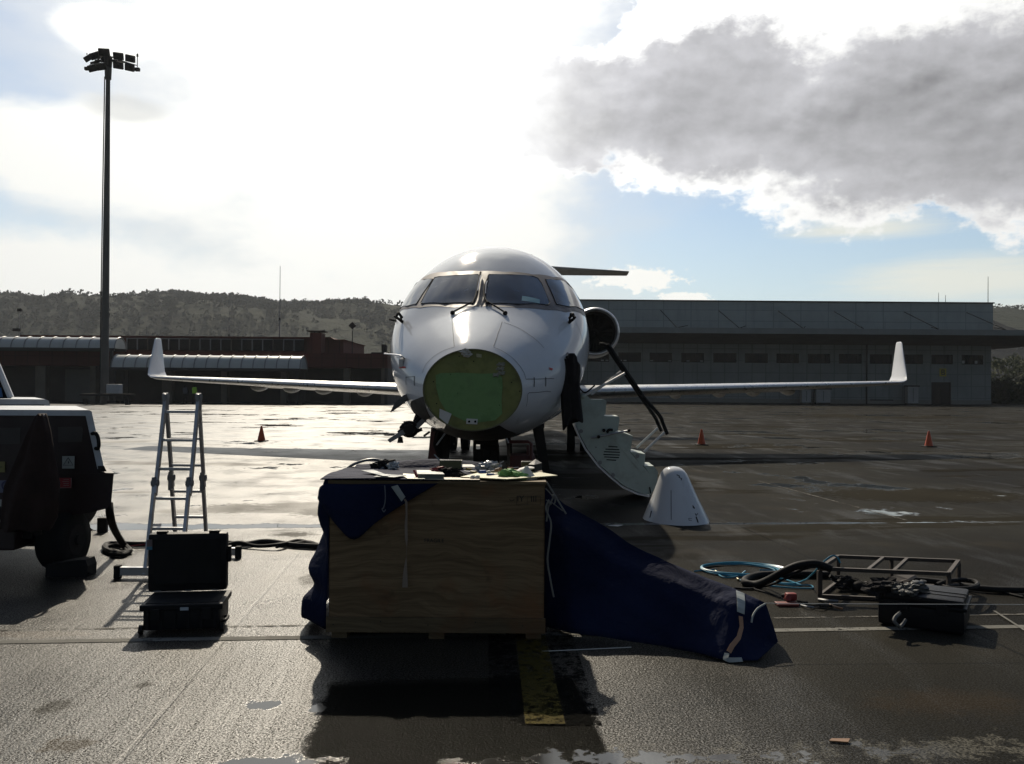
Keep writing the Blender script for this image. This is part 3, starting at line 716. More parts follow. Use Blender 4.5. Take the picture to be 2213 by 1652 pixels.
# ------------------------------------------------------------------ tall light mast
DM = 76
mb = at(226, 860, DM); mb.z = 0
mt = thing('light_mast', 'very tall grey light mast carrying a ring of floodlights at the left', 'light mast', mb)
mh = at(231, 140, DM).z
M_pole = mat('mast_paint', (0.10, 0.095, 0.085), 0.7, var=.2, vscale=.5, spec=.2)
MB().cyl(mb, (mb.x, mb.y, mh * .5), .34, .27, 16).cyl((mb.x, mb.y, mh * .5), (mb.x, mb.y, mh), .27, .17, 16).cyl((mb.x, mb.y, mh - 1.2), (mb.x, mb.y, mh - .2), .26, .3, 12).build('pole', M_pole, mt, smooth=True)
MB().tube([(mb.x - .36, mb.y - .1, .3), (mb.x - .33, mb.y - .1, mh * .5), (mb.x - .25, mb.y - .1, mh - 1)], .05, 6).build('cable', M_dark, mt)
top = Vector((mb.x, mb.y, mh))
def mp(u, v, dy=0): # zoom pixels of the mast head -> point
    return at((180 + u / 8.26) * .85378, (90 + v / 8.26) * .85378, DM + dy)
f = MB()
f.tube([mp(560, 500), mp(330, 560)], .11, 6, False).tube([mp(560, 500), mp(420, 500)], .08, 6, False).tube([mp(760, 500), mp(1020, 530), mp(1200, 580), mp(1310, 605)], lambda t: .12 - .09 * t, 6, False)
f.tube([mp(600, 440), mp(800, 430), mp(1000, 520)], .06, 6, False).cyl(mp(700, 640), mp(700, 420), .30, .34, 12).tube([mp(560, 560), mp(400, 570)], .07, 6, False).tube([mp(380, 560), mp(560, 420)], .06, 6, False)
f.tube([mp(700, 470, -1), mp(700, 470, 1.4)], .1, 6, False)
f.build('lamp_frame', M_dark, mt)
for (u, v, dy, ry, s_) in ((270, 455, .6, -32, .8), (420, 400, -.5, -18, 1.0), (610, 330, -1.2, 3, 1.12), (380, 660, -.4, -14, 1.0), (560, 630, -.9, -8, 1.0), (910, 410, -.4, 7, 1.05), (910, 600, -.4, 9, 1.05), (1160, 460, .1, 12, 1.02), (1150, 650, .1, 12, 1.0), (640, 470, 1.3, 0, 1.0)):
    c_ = mp(u, v, dy); Rm = Matrix.Rotation(R(ry), 3, 'Y') @ Matrix.Rotation(R(28), 3, 'X')
    fl = MB().box(c_, (.82 * s_, .26, .58 * s_), Rm, bevel=.05).box(c_ + Rm @ Vector((0, .26, 0)), (.4 * s_, .2, .3 * s_), Rm).build('floodlight', M_dark, mt)
    MB().box(c_ - Rm @ Vector((0, .14, 0)), (.72 * s_, .02, .48 * s_), Rm).build('glass', M_glassd, fl)
MB().cyl(mp(1310, 640), mp(1310, 350), .035, n=6).cyl(mp(1310, 420), mp(1310, 370), .09, n=8).box(mp(1312, 690), (.42, .3, .3), bevel=.06).build('lightning_rod', M_dark, mt)
MB().box(mp(255, 672), (.4, .3, .28), bevel=.06).cyl(mp(250, 380), mp(250, 345), .04, n=6).tube([mp(255, 672), mp(330, 570)], .03, 5, False).build('warning_lamp', M_dark, mt)

# ------------------------------------------------------------------ traffic cones
cones = []
def cone_proto(loc, lab):
    o = thing('traffic_cone', lab, 'traffic cone', loc, 'orange cones on the apron'); L = Vector(loc)
    MB().lathe([(.115, .03), (.11, .06), (.028, .44), (.02, .46), (.001, .462)], L, 24).build('cone', M_orange, o, smooth=True)
    MB().mm(L + Vector((-.17, -.17, 0)), L + Vector((.17, .17, .03)), bevel=.012).build('base', M_black, o)
    return o
c0 = cone_proto(gnd(566, 954), 'bright orange cone on the glaring wet apron below the left wing')
dup(c0, gnd(1517, 962), 'dull orange cone on the apron right of the boarding stairs')
dup(c0, gnd(2008, 966), 'orange cone on the apron below the right wing tip, rightmost one')
p_ = gnd(225, 1150); MB().mm(p_ + Vector((-.05, -.03, 0)), p_ + Vector((.05, .03, .16)), bevel=.01).build('wheel_chock', M_dark, org=p_, label='small dark block standing in the bright puddle behind the ladder', cat='block')
# ------------------------------------------------------------------ haze
hb = MB(); hb.mm((-2900, -420, -1.0), (2900, 3500, 190)); 
m_ = bpy.data.materials.new('haze_air'); m_.use_nodes = True; nt = m_.node_tree
for n_ in list(nt.nodes):
    if n_.type != 'OUTPUT_MATERIAL': nt.nodes.remove(n_)
pv = nt.nodes.new('ShaderNodeVolumePrincipled'); pv.inputs['Color'].default_value = (0.86, 0.92, 1.0, 1); pv.inputs['Density'].default_value = 0.00012
pv.inputs['Anisotropy'].default_value = 0.35
nt.links.new(pv.outputs[0], [n_ for n_ in nt.nodes if n_.type == 'OUTPUT_MATERIAL'][0].inputs['Volume'])
hb.build('haze', m_, kind='stuff', label='thin pale haze in the air over the apron and hills', cat='haze')
# ------------------------------------------------------------------ the aircraft
YAW = R(2.5); AX0, AY0 = -0.42, 9.3
def A(x, s, z): return Vector((AX0 + x * math.cos(YAW) + s * math.sin(YAW), AY0 - x * math.sin(YAW) + s * math.cos(YAW), z))
def Ainv(p):
    dx, dy = p.x - AX0, p.y - AY0
    return (dx * math.cos(YAW) - dy * math.sin(YAW), dx * math.sin(YAW) + dy * math.cos(YAW), p.z)
plane = thing('regional_jet', 'white twin engine regional jet with its nose cone removed, parked nose on', 'aircraft', A(0, 3, 0))
TAB = [  # s, halfwidth, top, bottom, height of greatest width
 (0, .527, 2.02, 1.155, 1.59), (.12, .585, 2.085, 1.13, 1.61), (.3, .68, 2.17, 1.09, 1.64), (.55, .805, 2.28, 1.05, 1.70), (.9, .955, 2.43, 1.01, 1.79), (1.25, 1.08, 2.585, .975, 1.89),
 (1.45, 1.14, 2.70, .96, 1.94), (1.75, 1.21, 2.90, .945, 2.02), (2.1, 1.28, 3.12, .935, 2.10), (2.5, 1.335, 3.36, .93, 2.18), (2.9, 1.37, 3.55, .925, 2.235), (3.4, 1.39, 3.675, .92, 2.27),
 (4.0, 1.395, 3.72, .92, 2.29), (6, 1.395, 3.72, .92, 2.29), (12, 1.395, 3.72, .92, 2.29), (18, 1.38, 3.72, .95, 2.30), (22, 1.05, 3.65, 1.5, 2.55), (25.5, .55, 3.5, 2.2, 2.85), (28, .2, 3.3, 2.7, 3.0)]
def sect(s):
    s = min(max(s, 0), 28)
    for i in range(len(TAB) - 1):
        if TAB[i][0] <= s <= TAB[i + 1][0]: break
    a, b = TAB[i], TAB[i + 1]; t = (s - a[0]) / (b[0] - a[0])
    p0 = TAB[max(i - 1, 0)]; p3 = TAB[min(i + 2, len(TAB) - 1)]
    out = []
    for k in range(1, 5):
        da = (b[k] - p0[k]) / max(b[0] - p0[0], 1e-6) * (b[0] - a[0]) if i > 0 else (b[k] - a[k])
        db = (p3[k] - a[k]) / max(p3[0] - a[0], 1e-6) * (b[0] - a[0])
        h = (2 * t ** 3 - 3 * t * t + 1) * a[k] + (t ** 3 - 2 * t * t + t) * da + (-2 * t ** 3 + 3 * t * t) * b[k] + (t ** 3 - t * t) * db
        out.append(h)
    return out
def F(s, th):   # th from the top towards the starboard side of the picture (+x)
    w_, zt_, zb_, zc_ = sect(s)
    c_ = math.cos(th); h = (zt_ - zc_) if c_ > 0 else (zc_ - zb_)
    return A(w_ * math.sin(th), s, zc_ + h * c_)
def Fn(s, th):
    e = 1e-3
    a = F(s + e, th) - F(max(s - e, 0), th); b = F(s, th + e) - F(s, th - e)
    n = b.cross(a); n.normalize()
    ctr = A(0, s, sect(s)[3])
    return n if n.dot(F(s, th) - ctr) > 0 else -n
def white_skin():
    m, g, p = new_mat('aircraft_white')
    o = g.obj(); x, y, z = g.sep(o)
    n = g.noise(o, 1.6, 6, 0.6); st = g.noise(g.comb(x * 5.0, y * 2.0, z * 0.7), 1.3, 6, 0.7)
    c = g.mix(g.ss(n, 0.4, 0.7) * 0.25, (0.57, 0.585, 0.61), (0.48, 0.485, 0.49))
    c = g.mix(g.ss(st, 0.55, 0.8) * g.ss(z, 1.9, 1.0) * 0.5, c, (0.22, 0.19, 0.15))
    c = g.mix(g.ss(g.noise(o, 55.0, 3, 0.6), 0.68, 0.74) * 0.25, c, (0.25, 0.25, 0.25))
    g.put(p.inputs['Base Color'], c)
    g.put(p.inputs['Roughness'], g.lin(n, 0.3, 0.7, 0.05, 0.10))
    p.inputs['Specular IOR Level'].default_value = 0.09
    dr = g.ss(g.noise(o, 90.0, 2, 0.5), 0.6, 0.72)
    g.put(p.inputs['Normal'], g.bump(dr * 0.12 + g.noise(o, 2.5, 3, .5) * 2.0, 0.30, 0.004))
    return m
M_skin = white_skin()
ns = [0, .04, .12, .2, .3, .42, .55, .7, .9, 1.07, 1.25, 1.45, 1.6, 1.75, 1.92, 2.1, 2.3, 2.5, 2.7, 2.9, 3.15, 3.4, 3.7, 4, 5, 6, 8, 10, 12, 14, 16, 18, 19, 20.5, 22, 24, 25.5, 27, 28]
NT = 96
fm = MB(); fm.rings([[F(s, 2 * math.pi * k / NT) for k in range(NT)] for s in ns])
bv = BVHTree.FromBMesh(fm.b)
fm.build('fuselage', M_skin, plane, smooth=True, angle=50)
def cast(px, py, b=None):
    d_ = ray(px, py); h = (b or bv).ray_cast(Vector((0, 0, CAMZ)), d_.normalized())
    return h[0], h[1]
def sth(px, py):
    for k in range(120):
        h, n = cast(px, py)
        if h is not None: break
        px += (1057 - px) * 0.006; py += (738 - py) * .003
    x, s, z = Ainv(h); w_, zt_, zb_, zc_ = sect(s)
    hh = (zt_ - zc_) if z > zc_ else (zc_ - zb_)
    return s, math.atan2(x / w_, (z - zc_) / hh)
def r1(x, y): return 802.6 + .3153 * x, 503.7 + .3153 * y
def patch(poly, off=0.006, edge=0.04, thick=0.0):
    """poly in (s, theta) -> mesh lying on the fuselage"""
    b = bmesh.new(); vs = []
    n = len(poly)
    for i in range(n):
        a, c_ = poly[i], poly[(i + 1) % n]
        L = math.hypot(a[0] - c_[0], (a[1] - c_[1]) * 1.2); k = max(1, int(L / edge))
        for j in range(k): vs.append(b.verts.new((a[0] + (c_[0] - a[0]) * j / k, a[1] + (c_[1] - a[1]) * j / k, 0)))
    f = b.faces.new(vs)
    bmesh.ops.triangulate(b, faces=[f])
    for _ in range(3):
        es = [e for e in b.edges if (e.verts[0].co - e.verts[1].co).length > edge * 2.2]
        if not es: break
        bmesh.ops.subdivide_edges(b, edges=es, cuts=1, use_grid_fill=False)
        bmesh.ops.triangulate(b, faces=b.faces[:])
    for v in b.verts:
        s, th = v.co.x, v.co.y; v.co = F(s, th) + Fn(s, th) * off
    q = MB(); q.b.free(); q.b = b
    return q
def ppatch(pts, off=0.006, conv=r1, edge=0.04): return patch([sth(*conv(*p)) for p in pts], off, edge)
def line_on(pts, wd=0.004, off=0.003, conv=r1, n=8):
    """thin raised line along the skin"""
    P = [sth(*conv(*p)) for p in pts]; out = []
    for a, b in zip(P, P[1:]):
        for j in range(n): out.append((a[0] + (b[0] - a[0]) * j / n, a[1] + (b[1] - a[1]) * j / n))
    out.append(P[-1])
    q = MB(); ring = []
    pts3 = [F(*p) + Fn(*p) * off for p in out]
    for i, p in enumerate(pts3):
        t = (pts3[min(i + 1, len(pts3) - 1)] - pts3[max(i - 1, 0)]).normalized(); nn = Fn(*out[i]); sd_ = t.cross(nn).normalized() * wd
        ring.append([p + sd_, p + sd_ * 0 + nn * .001, p - sd_])
    q.rings(ring, close=False, caps=False)
    return q
M_frame = mat('window_surround', (0.16, 0.13, 0.115), 0.55, var=0.12, dirt=(.06, .05, .045), dscale=9, damt=.5)
M_cockpit, gC, pC = new_mat('cockpit_glass')
pC.inputs['Base Color'].default_value = (0.010, 0.014, 0.022, 1); pC.inputs['Roughness'].default_value = 0.06; pC.inputs['IOR'].default_value = 1.5
gC.put(pC.inputs['Base Color'], gC.mix(gC.ss(gC.noise(gC.obj(), 2.2, 4, .6), .45, .65), (0.008, 0.012, 0.020), (0.030, 0.040, 0.060)))
M_line = mat('panel_gap', (0.10, 0.10, 0.10), 0.8)
# window band all round
def th_side(s, z):
    w_, zt_, zb_, zc_ = sect(s); return math.acos(max(-1, min(1, (z - zc_) / (zt_ - zc_))))
top = [(290, 325), (330, 305), (380, 290), (500, 270), (620, 264), (740, 262), (900, 268), (1100, 285), (1240, 305), (1340, 335)]
bot = [(1450, 565), (1330, 545), (1200, 530), (1000, 515), (870, 508), (740, 505), (560, 512), (330, 515), (240, 522), (165, 535)]
T = [sth(*r1(*p)) for p in top]; B_ = [sth(*r1(*p)) for p in bot]
zt_r = F(*T[-1]).z - .03; zb_r = F(*B_[0]).z - .01
e0 = max(T[-1][0], T[0][0], B_[0][0], B_[-1][0]) + .08
ext_r = [(e0, th_side(e0, zt_r)), (e0 + .12, th_side(e0 + .12, (zt_r + zb_r) / 2)), (e0 + .05, th_side(e0 + .05, zb_r))]
ext_l = [(a, -b) for a, b in ext_r][::-1]
def resamp(P, n):
    L = [0.0]
    for p_, q_ in zip(P, P[1:]): L.append(L[-1] + math.hypot(p_[0] - q_[0], (p_[1] - q_[1]) * 1.2))
    out = []; k = 0
    for i in range(n):
        t = L[-1] * i / (n - 1)
        while k < len(L) - 2 and L[k + 1] < t: k += 1
        f_ = (t - L[k]) / max(L[k + 1] - L[k], 1e-9); out.append((P[k][0] + (P[k + 1][0] - P[k][0]) * f_, P[k][1] + (P[k + 1][1] - P[k][1]) * f_))
    return out
tc, bc_ = resamp([ext_l[2]] + T + [ext_r[0]], 110), resamp([ext_l[0]] + B_[::-1] + [ext_r[2]], 110)
NR = 16
MB().rings([[(lambda q_: F(*q_) + Fn(*q_) * .004)((a_[0] + (b_[0] - a_[0]) * j / NR, a_[1] + (b_[1] - a_[1]) * j / NR)) for a_, b_ in zip(tc, bc_)] for j in range(NR + 1)], close=False, caps=False).build('windscreen_surround', M_frame, plane, smooth=True)
p1 = [(430, 310), (460, 303), (580, 295), (725, 289), (736, 297), (722, 380), (700, 470), (690, 482), (500, 486), (345, 488), (338, 480), (385, 390)]
p2 = [(800, 289), (950, 291), (1100, 301), (1135, 315), (1160, 350), (1216, 485), (1205, 497), (1000, 492), (795, 486), (776, 470), (780, 400), (793, 300)]
for nm, p_, lab in (('windscreen_pane', p1, None), ('windscreen_pane', p2, 'windscreen pane with a pale blue paper behind it')):
    o = ppatch(p_, 0.011).build(nm, M_cockpit, plane, smooth=True)
    rim = [sth(*r1(*q)) for q in p_ + [p_[0]]]
    MB().tube([F(*q) + Fn(*q) * .011 for q in rim], .006, 5, False).build('seal', M_black, o)
    if lab: o['label'] = lab; pane2 = o
tR = [sth(*r1(1185, 322)), sth(*r1(1260, 325)), sth(*r1(1335, 348))]; bR = [sth(*r1(1425, 520)), sth(*r1(1340, 508)), sth(*r1(1262, 493))]
zt_w, zb_w = F(*tR[-1]).z - .02, F(*bR[0]).z + .0
w0 = max(tR[-1][0], bR[0][0]) + .04
sR = tR + [(w0, th_side(w0, zt_w)), (w0 + .1, th_side(w0 + .1, (zt_w + zb_w) / 2)), (w0 + .05, th_side(w0 + .05, zb_w))] + bR
for sg in (1, -1):
    o = patch([(a, b * sg) for a, b in sR], 0.011).build('side_window', M_cockpit, plane, smooth=True)
    MB().tube([F(a, b * sg) + Fn(a, b * sg) * .011 for a, b in sR + [sR[0]]], .006, 5, False).build('seal', M_black, o)
ppatch([(1028, 437), (1148, 462), (1146, 490), (1024, 470)], 0.013, edge=.03).build('blue_paper', mat('blue_paper', (0.12, 0.30, 0.36), .7, var=.05), pane2)
# cabin windows down both sides
for sg in (1, -1):
    for i in range(12):
        s_ = 5.2 + i * .79; t0 = th_side(s_, 2.72) * sg; dt = .115 * sg
        pts = [(s_ + .11 * math.cos(a), t0 + dt * math.sin(a)) for a in [2 * math.pi * k / 12 for k in range(12)]]
        patch(pts, .004, .1).build('cabin_window', M_cockpit, plane, smooth=True)
# wipers
def on(px, py, off=.03, conv=r1):
    s, th = sth(*conv(px, py)); return F(s, th) + Fn(s, th) * off
for arm, blade in ((((555, 557), (640, 512), (705, 478)), ((690, 500), (718, 430), (733, 340), (745, 285))), (((912, 560), (850, 520), (785, 480)), ((790, 495), (770, 450), (774, 380), (795, 325)))):
    wp = MB().tube([on(*p, .028) for p in arm], .011, 6).build('wiper', M_black, plane)
    MB().tube([on(*p, .035) for p in blade], .013, 6).build('blade', M_dark, wp)
    MB().tube([on(blade[1][0] + 8, blade[1][1] - 10, .05), on(blade[2][0] + 8, blade[2][1], .055), on(blade[2][0] + 16, blade[2][1] - 25, .05)], .008, 6).build('blade_holder', M_alu, wp)
    MB().ball(on(*arm[0], .02), .030, 2).build('pivot', M_black, wp)
# panel lines
for pts in ([(550, 590), (560, 700), (567, 780)], [(893, 610), (865, 690), (835, 780)], [(905, 615), (1000, 650), (1080, 700), (1180, 790)],
            [(350, 960), (375, 900), (430, 845), (500, 805), (567, 785)], [(835, 785), (920, 825), (1000, 895), (1045, 960), (1058, 1005)],
            [(1060, 1003), (1250, 1000)], [(235, 990), (300, 985)], [(1070, 1108), (1080, 1095), (1200, 1085), (1230, 1088)], [(1070, 1108), (1060, 1190)],
            [(1400, 620), (1440, 720), (1445, 850)]):
    line_on(pts, .0032).build('panel_line', M_line, plane)
for x_, y0, y1 in ((240, 985, 1042), (297, 983, 1048), (1113, 990, 1056), (1192, 988, 1052)):
    line_on([(x_, y0), (x_, y1)], .008, .004).build('black_mark', M_ink, plane)
M_redt = mat('red_tape', (0.50, 0.03, 0.025), 0.6)
ppatch([(193, 914), (236, 917), (238, 928), (192, 928)], .006, edge=.03).build('red_label', M_redt, plane)
ppatch([(1212, 922), (1240, 930), (1236, 944), (1220, 938)], .006, edge=.02).build('red_label', M_redt, plane)
# probes
for sg in (1, -1):
    s_, th_ = sth(*r1(1350, 615)); th_ *= sg
    b0 = F(s_, th_); n_ = Fn(s_, th_); f_ = (A(0, -1, 0) - A(0, 0, 0))
    o = MB().tube([b0, b0 + n_ * .07 + f_ * .01, b0 + n_ * .10 + f_ * .10, b0 + n_ * .09 + f_ * .17], lambda t: .020 - .006 * t, 8).build('pitot_probe', M_dark, plane)
    MB().tube([b0 + Vector((0, 0, .05)) + n_ * .01, b0 + Vector((0, 0, .07)) + n_ * .06 + f_ * .05, b0 + Vector((0, 0, .02)) + n_ * .08 + f_ * .1], .018, 8).build('probe_cover', M_black, o)
    MB().tube([b0 + Vector((0, 0, -.02)), b0 + f_ * .12 + Vector((0, 0, .09)) + n_ * .03], .012, 6).build('probe_strap', M_dark, o)
q = on(225, 862, .0); q2 = on(140, 835, .02) + Vector((-.07, -.03, .01))
MB().tube([q, q + Vector((-.05, -.03, .035)), q2], .010, 6).build('air_probe', M_alu, plane)
MB().tube([on(150, 600, 0), on(150, 600, .02) + Vector((-.07, -.02, .01))], .014, 8).build('sensor', M_dark, plane)
MB().box(on(215, 895, .02), (.05, .06, .10), bevel=.01).build('probe_cover', mat('white_cover', (.5, .5, .48), .7), plane)
q = F(4.4, .36); MB().box(q + Vector((.0, 0, .03)), (.10, .22, .10), bevel=.03).box(q + Vector((-.08, .1, .02)), (.14, .3, .04), bevel=.01).build('beacon', M_frame, plane)
# nose bulkhead
def bp(x, y, off=0.0):
    px, py = r1(x, y); d_ = ray(px, py); o_ = Vector((0, 0, CAMZ))
    n_ = Vector((math.sin(YAW), math.cos(YAW), 0)); p0 = A(0, -0.012 - off, 1.59)
    return o_ + d_ * ((p0 - o_).dot(n_) / d_.dot(n_))
M_olive = mat('olive_primer', (0.185, 0.195, 0.055), 0.65, var=0.2, vscale=4, dirt=(0.06, 0.060, 0.018), dscale=6, damt=.5)
M_green = mat('green_primer', (0.15, 0.28, 0.095), 0.6, var=0.25, vscale=5, dirt=(0.03, .09, .02), dscale=5, damt=.5)
def ering(s, k, dz=0): return [A(.527 * k * math.sin(2 * math.pi * i / 72), s, 1.588 + .433 * k * math.cos(2 * math.pi * i / 72)) for i in range(72)]
bk = MB().rings([ering(-.012, .0005), ering(-.012, .985)], caps=False).build('nose_bulkhead', M_olive, plane)
MB().rings([ering(-.004, 1.012), ering(-.035, 1.012), ering(-.035, .985), ering(-.010, .985)], caps=False).build('flange', mat('flange_primer', (.12, .12, .05), .5, var=.2), bk, smooth=True, angle=30)
gp = [(440, 975), (470, 962), (600, 958), (760, 965), (870, 962), (895, 990), (900, 1050), (893, 1150), (898, 1240), (850, 1285), (720, 1300), (640, 1288), (520, 1230), (470, 1150), (445, 1060)]
MB().prism([bp(*p, .002) for p in gp], A(0, -.006, 0) - A(0, 0, 0)).build('green_panel', M_green, bk)
M_wht = mat('off_white', (0.55, 0.55, 0.52), 0.7, var=.1)
br = MB().prism([bp(655, 1272, .006), bp(732, 1276, .006), bp(728, 1312, .006), bp(653, 1308, .006)], A(0, -.02, 0) - A(0, 0, 0)).build('hinge_bracket', M_wht, bk)
for x_ in (672, 714): MB().cyl(bp(x_, 1293, .02), bp(x_, 1293, .032), .013, n=12).build('bolt', M_black, br)
MB().prism([bp(470, 1205, .004), bp(552, 1240, .004), (bp(525, 1312, .004)), bp(468, 1265, .004)], A(0, -.008, 0) - A(0, 0, 0)).build('torn_panel', M_wht, bk)
MB().prism([bp(718, 828, .002), bp(754, 832, .002), bp(754, 854, .002), bp(720, 851, .002)], A(0, -.01, 0) - A(0, 0, 0)).build('block', mat('cream_block', (.35, .34, .20), .6), bk)
def crumple(pts, r_, seed, m_, nm, par, sq=.5):
    rnd = random.Random(seed); b = MB()
    for p in pts:
        bm2 = bmesh.ops.create_icosphere(b.b, subdivisions=3, radius=r_)
        for v in bm2['verts']:
            n_ = mnoise.noise(v.co * (1.5 / r_) + Vector((seed, p[0] * 9, 0))) + .6 * mnoise.noise(v.co * (3.6 / r_) + Vector((seed + 5, p[0] * 9, 0)))
            v.co = Vector(p) + Vector((v.co.x * 1.3, v.co.y * sq, v.co.z * .75)) * (1 + 1.0 * n_)
    return b.build(nm, m_, par)
crumple([bp(640, 815, .02), bp(655, 830, .02)], .036, 3, mat('clear_wrap', (.45, .43, .38), .3), 'sealant_bag', bk)
crumple([bp(890, 900, .01), bp(885, 930, .01), bp(890, 960, .01), bp(855, 975, .01)], .026, 5, mat('grey_tape', (.25, .25, .20), .5), 'tape_wad', bk)
for (x_, y_) in ((425, 1020), (960, 1025), (448, 1170), (595, 1098), (545, 970), (1018, 1085), (600, 845), (880, 1180), (700, 880)):
    MB().cyl(bp(x_, y_, -.002), bp(x_, y_, .008), .007, n=8).build('fastener', M_black, bk)
# nose gear bay (its shade painted as a dark sheet) and gear
M_bay = mat('bay_dark', (0.020, 0.018, 0.015), 0.8, var=.4)
patch([(.02, 2.55), (.6, 2.62), (1.5, 2.70), (2.6, 2.75), (2.6, -2.75), (1.5, -2.70), (.6, -2.62), (.02, -2.55), (.02, -2.85), (.02, 3.14 - 6.283)][:0] or [(.03, math.pi - .55), (1.2, math.pi - .42), (2.6, math.pi - .30), (2.6, math.pi + .30), (1.2, math.pi + .42), (.03, math.pi + .55)], .005, .08).build('gear_bay_shade', M_bay, plane, smooth=True)
ng = Vector((0, 0, 0))
gs = 2.2
gear = MB().cyl(A(0, gs - .25, 1.15), A(0, gs, .42), .085, .075, 16).cyl(A(0, gs, .5), A(0, gs, .24), .06, n=12).box(A(0, gs - .22, .98), (.26, .16, .20), bevel=.02).build('nose_gear', M_dark, plane, smooth=True)
MB().tube([A(.13, gs - .3, 1.08), A(.15, gs - .1, .7), A(.06, gs + .02, .45)], .022, 6).tube([A(-.13, gs - .3, 1.08), A(-.15, gs - .1, .7), A(-.06, gs + .02, .45)], .022, 6).build('drag_brace', M_dark, gear)
MB().box(A(0, gs - .12, .70), (.34, .10, .22), bevel=.03).box(A(.05, gs - .18, .86), (.22, .08, .12), bevel=.02).build('steering_unit', M_dark, gear)
for sg in (1, -1):
    wl_ = MB()
    c_ = A(sg * .17, gs + .02, .225)
    ax = A(1, 0, 0) - A(0, 0, 0)
    wl_.cyl(c_ - ax * .06, c_ + ax * .06, .225, n=28)
    wo = wl_.build('wheel', M_black, gear, smooth=True)
    MB().cyl(c_ - ax * .066, c_ + ax * .066, .11, n=16).build('rim', M_steel, wo)
    MB().mm((0, 0, 0), (.001, .001, .001)).b.free()
MB().cyl(A(-.17, gs + .02, .225), A(.17, gs + .02, .225), .03, n=8).build('axle', M_steel, gear)
def plate(nm, pts, D, th, m_, par):
    P = [at(px, py, D if not isinstance(D, (list, tuple)) else D[i]) for i, (px, py) in enumerate(pts)]
    return MB().prism(P, th).build(nm, m_, par)
plate('gear_door', [(950, 922), (975, 920), (972, 960), (968, 992), (955, 998), (945, 985), (937, 960), (941, 935)], [10.6, 11.6, 11.7, 11.7, 11.2, 10.9, 10.6, 10.6], (.02, .01, 0), M_dark, plane)
plate('gear_door', [(1088, 922), (1096, 928), (1104, 960), (1105, 1000), (1098, 1002), (1096, 965)], [10.7, 10.7, 10.8, 11.4, 11.6, 11.5], (.02, .0, 0), M_dark, plane)
for (a_, b_) in (((968, 930), (945, 962)), ((1083, 925), (1100, 958))):
    MB().tube([at(*a_, 10.6), at(*b_, 10.62)], .012, 6, False).build('door_link', M_alu, plane)
# main gear
for sg in (1, -1):
    mg = MB().cyl(A(sg * 1.6, 13.4, 1.5), A(sg * 1.55, 13.5, .38), .10, .08, 12).build('main_gear', M_dark, plane, smooth=True)
    for k_ in (-.17, .17):
        c_ = A(sg * 1.55 + k_, 13.5, .37); ax = A(1, 0, 0) - A(0, 0, 0)
        wo = MB().cyl(c_ - ax * .10, c_ + ax * .10, .37, n=28).build('wheel', M_black, mg, smooth=True)
        MB().cyl(c_ - ax * .105, c_ + ax * .105, .19, n=16).build('rim', M_steel, wo)
    plate_ = MB().prism([A(sg * 1.78, 13.1, 1.45), A(sg * 1.78, 13.9, 1.45), A(sg * 1.78, 13.8, .75), A(sg * 1.78, 13.25, .75)], A(.03 * sg, 0, 0) - A(0, 0, 0)).build('gear_door', M_white, plane)
# belly fairing
b = MB(); rr = []
for s_, hw, zb_ in ((9.2, .25, .98), (9.8, .8, .84), (10.8, 1.15, .74), (12.5, 1.25, .72), (14.5, 1.2, .74), (16, .8, .86), (17, .3, .98)):
    rr.append([A(hw * math.cos(math.pi * 2 * k / 24), s_, 1.25 + (1.25 - zb_) * math.sin(math.pi * 2 * k / 24)) for k in range(24)])
b.rings(rr).build('belly_fairing', M_skin, plane, smooth=True)
# wings
def foil(cx_, s0, ch, zc_, th_, sg, dih=0.0, n=14, cant=None):
    cx = cx_
    out = []
    for k in range(2 * n):
        t = k / (2 * n) * 2 * math.pi; u = (1 - math.cos(t)) / 2
        yt = th_ * (1.4845 * math.sqrt(u) * .7 - .63 * u * .7 - 1.758 * u * u * .7 + 1.4215 * u ** 3 * .7 - .5075 * u ** 4 * .7) / .35 * .5
        yy = yt if t <= math.pi else -yt * .85
        if cant is None: out.append(A(sg * cx, s0 + u * ch, zc_ + yy - u * ch * .02))
        else: out.append(A(sg * (cx + yy * math.cos(cant)), s0 + u * ch, zc_ + yy * math.sin(cant)))
    return out
M_wing = mat('wing_grey_paint', (0.46, 0.46, 0.45), 0.34, var=.08, dirt=(.2, .19, .17), dscale=2, damt=.4, bump=.2, bscale=60)
M_le = mat('leading_edge_metal', (0.50, 0.50, 0.49), 0.33, metal=0.7, var=.06, dirt=(.2, .19, .17), dscale=3, damt=.3)
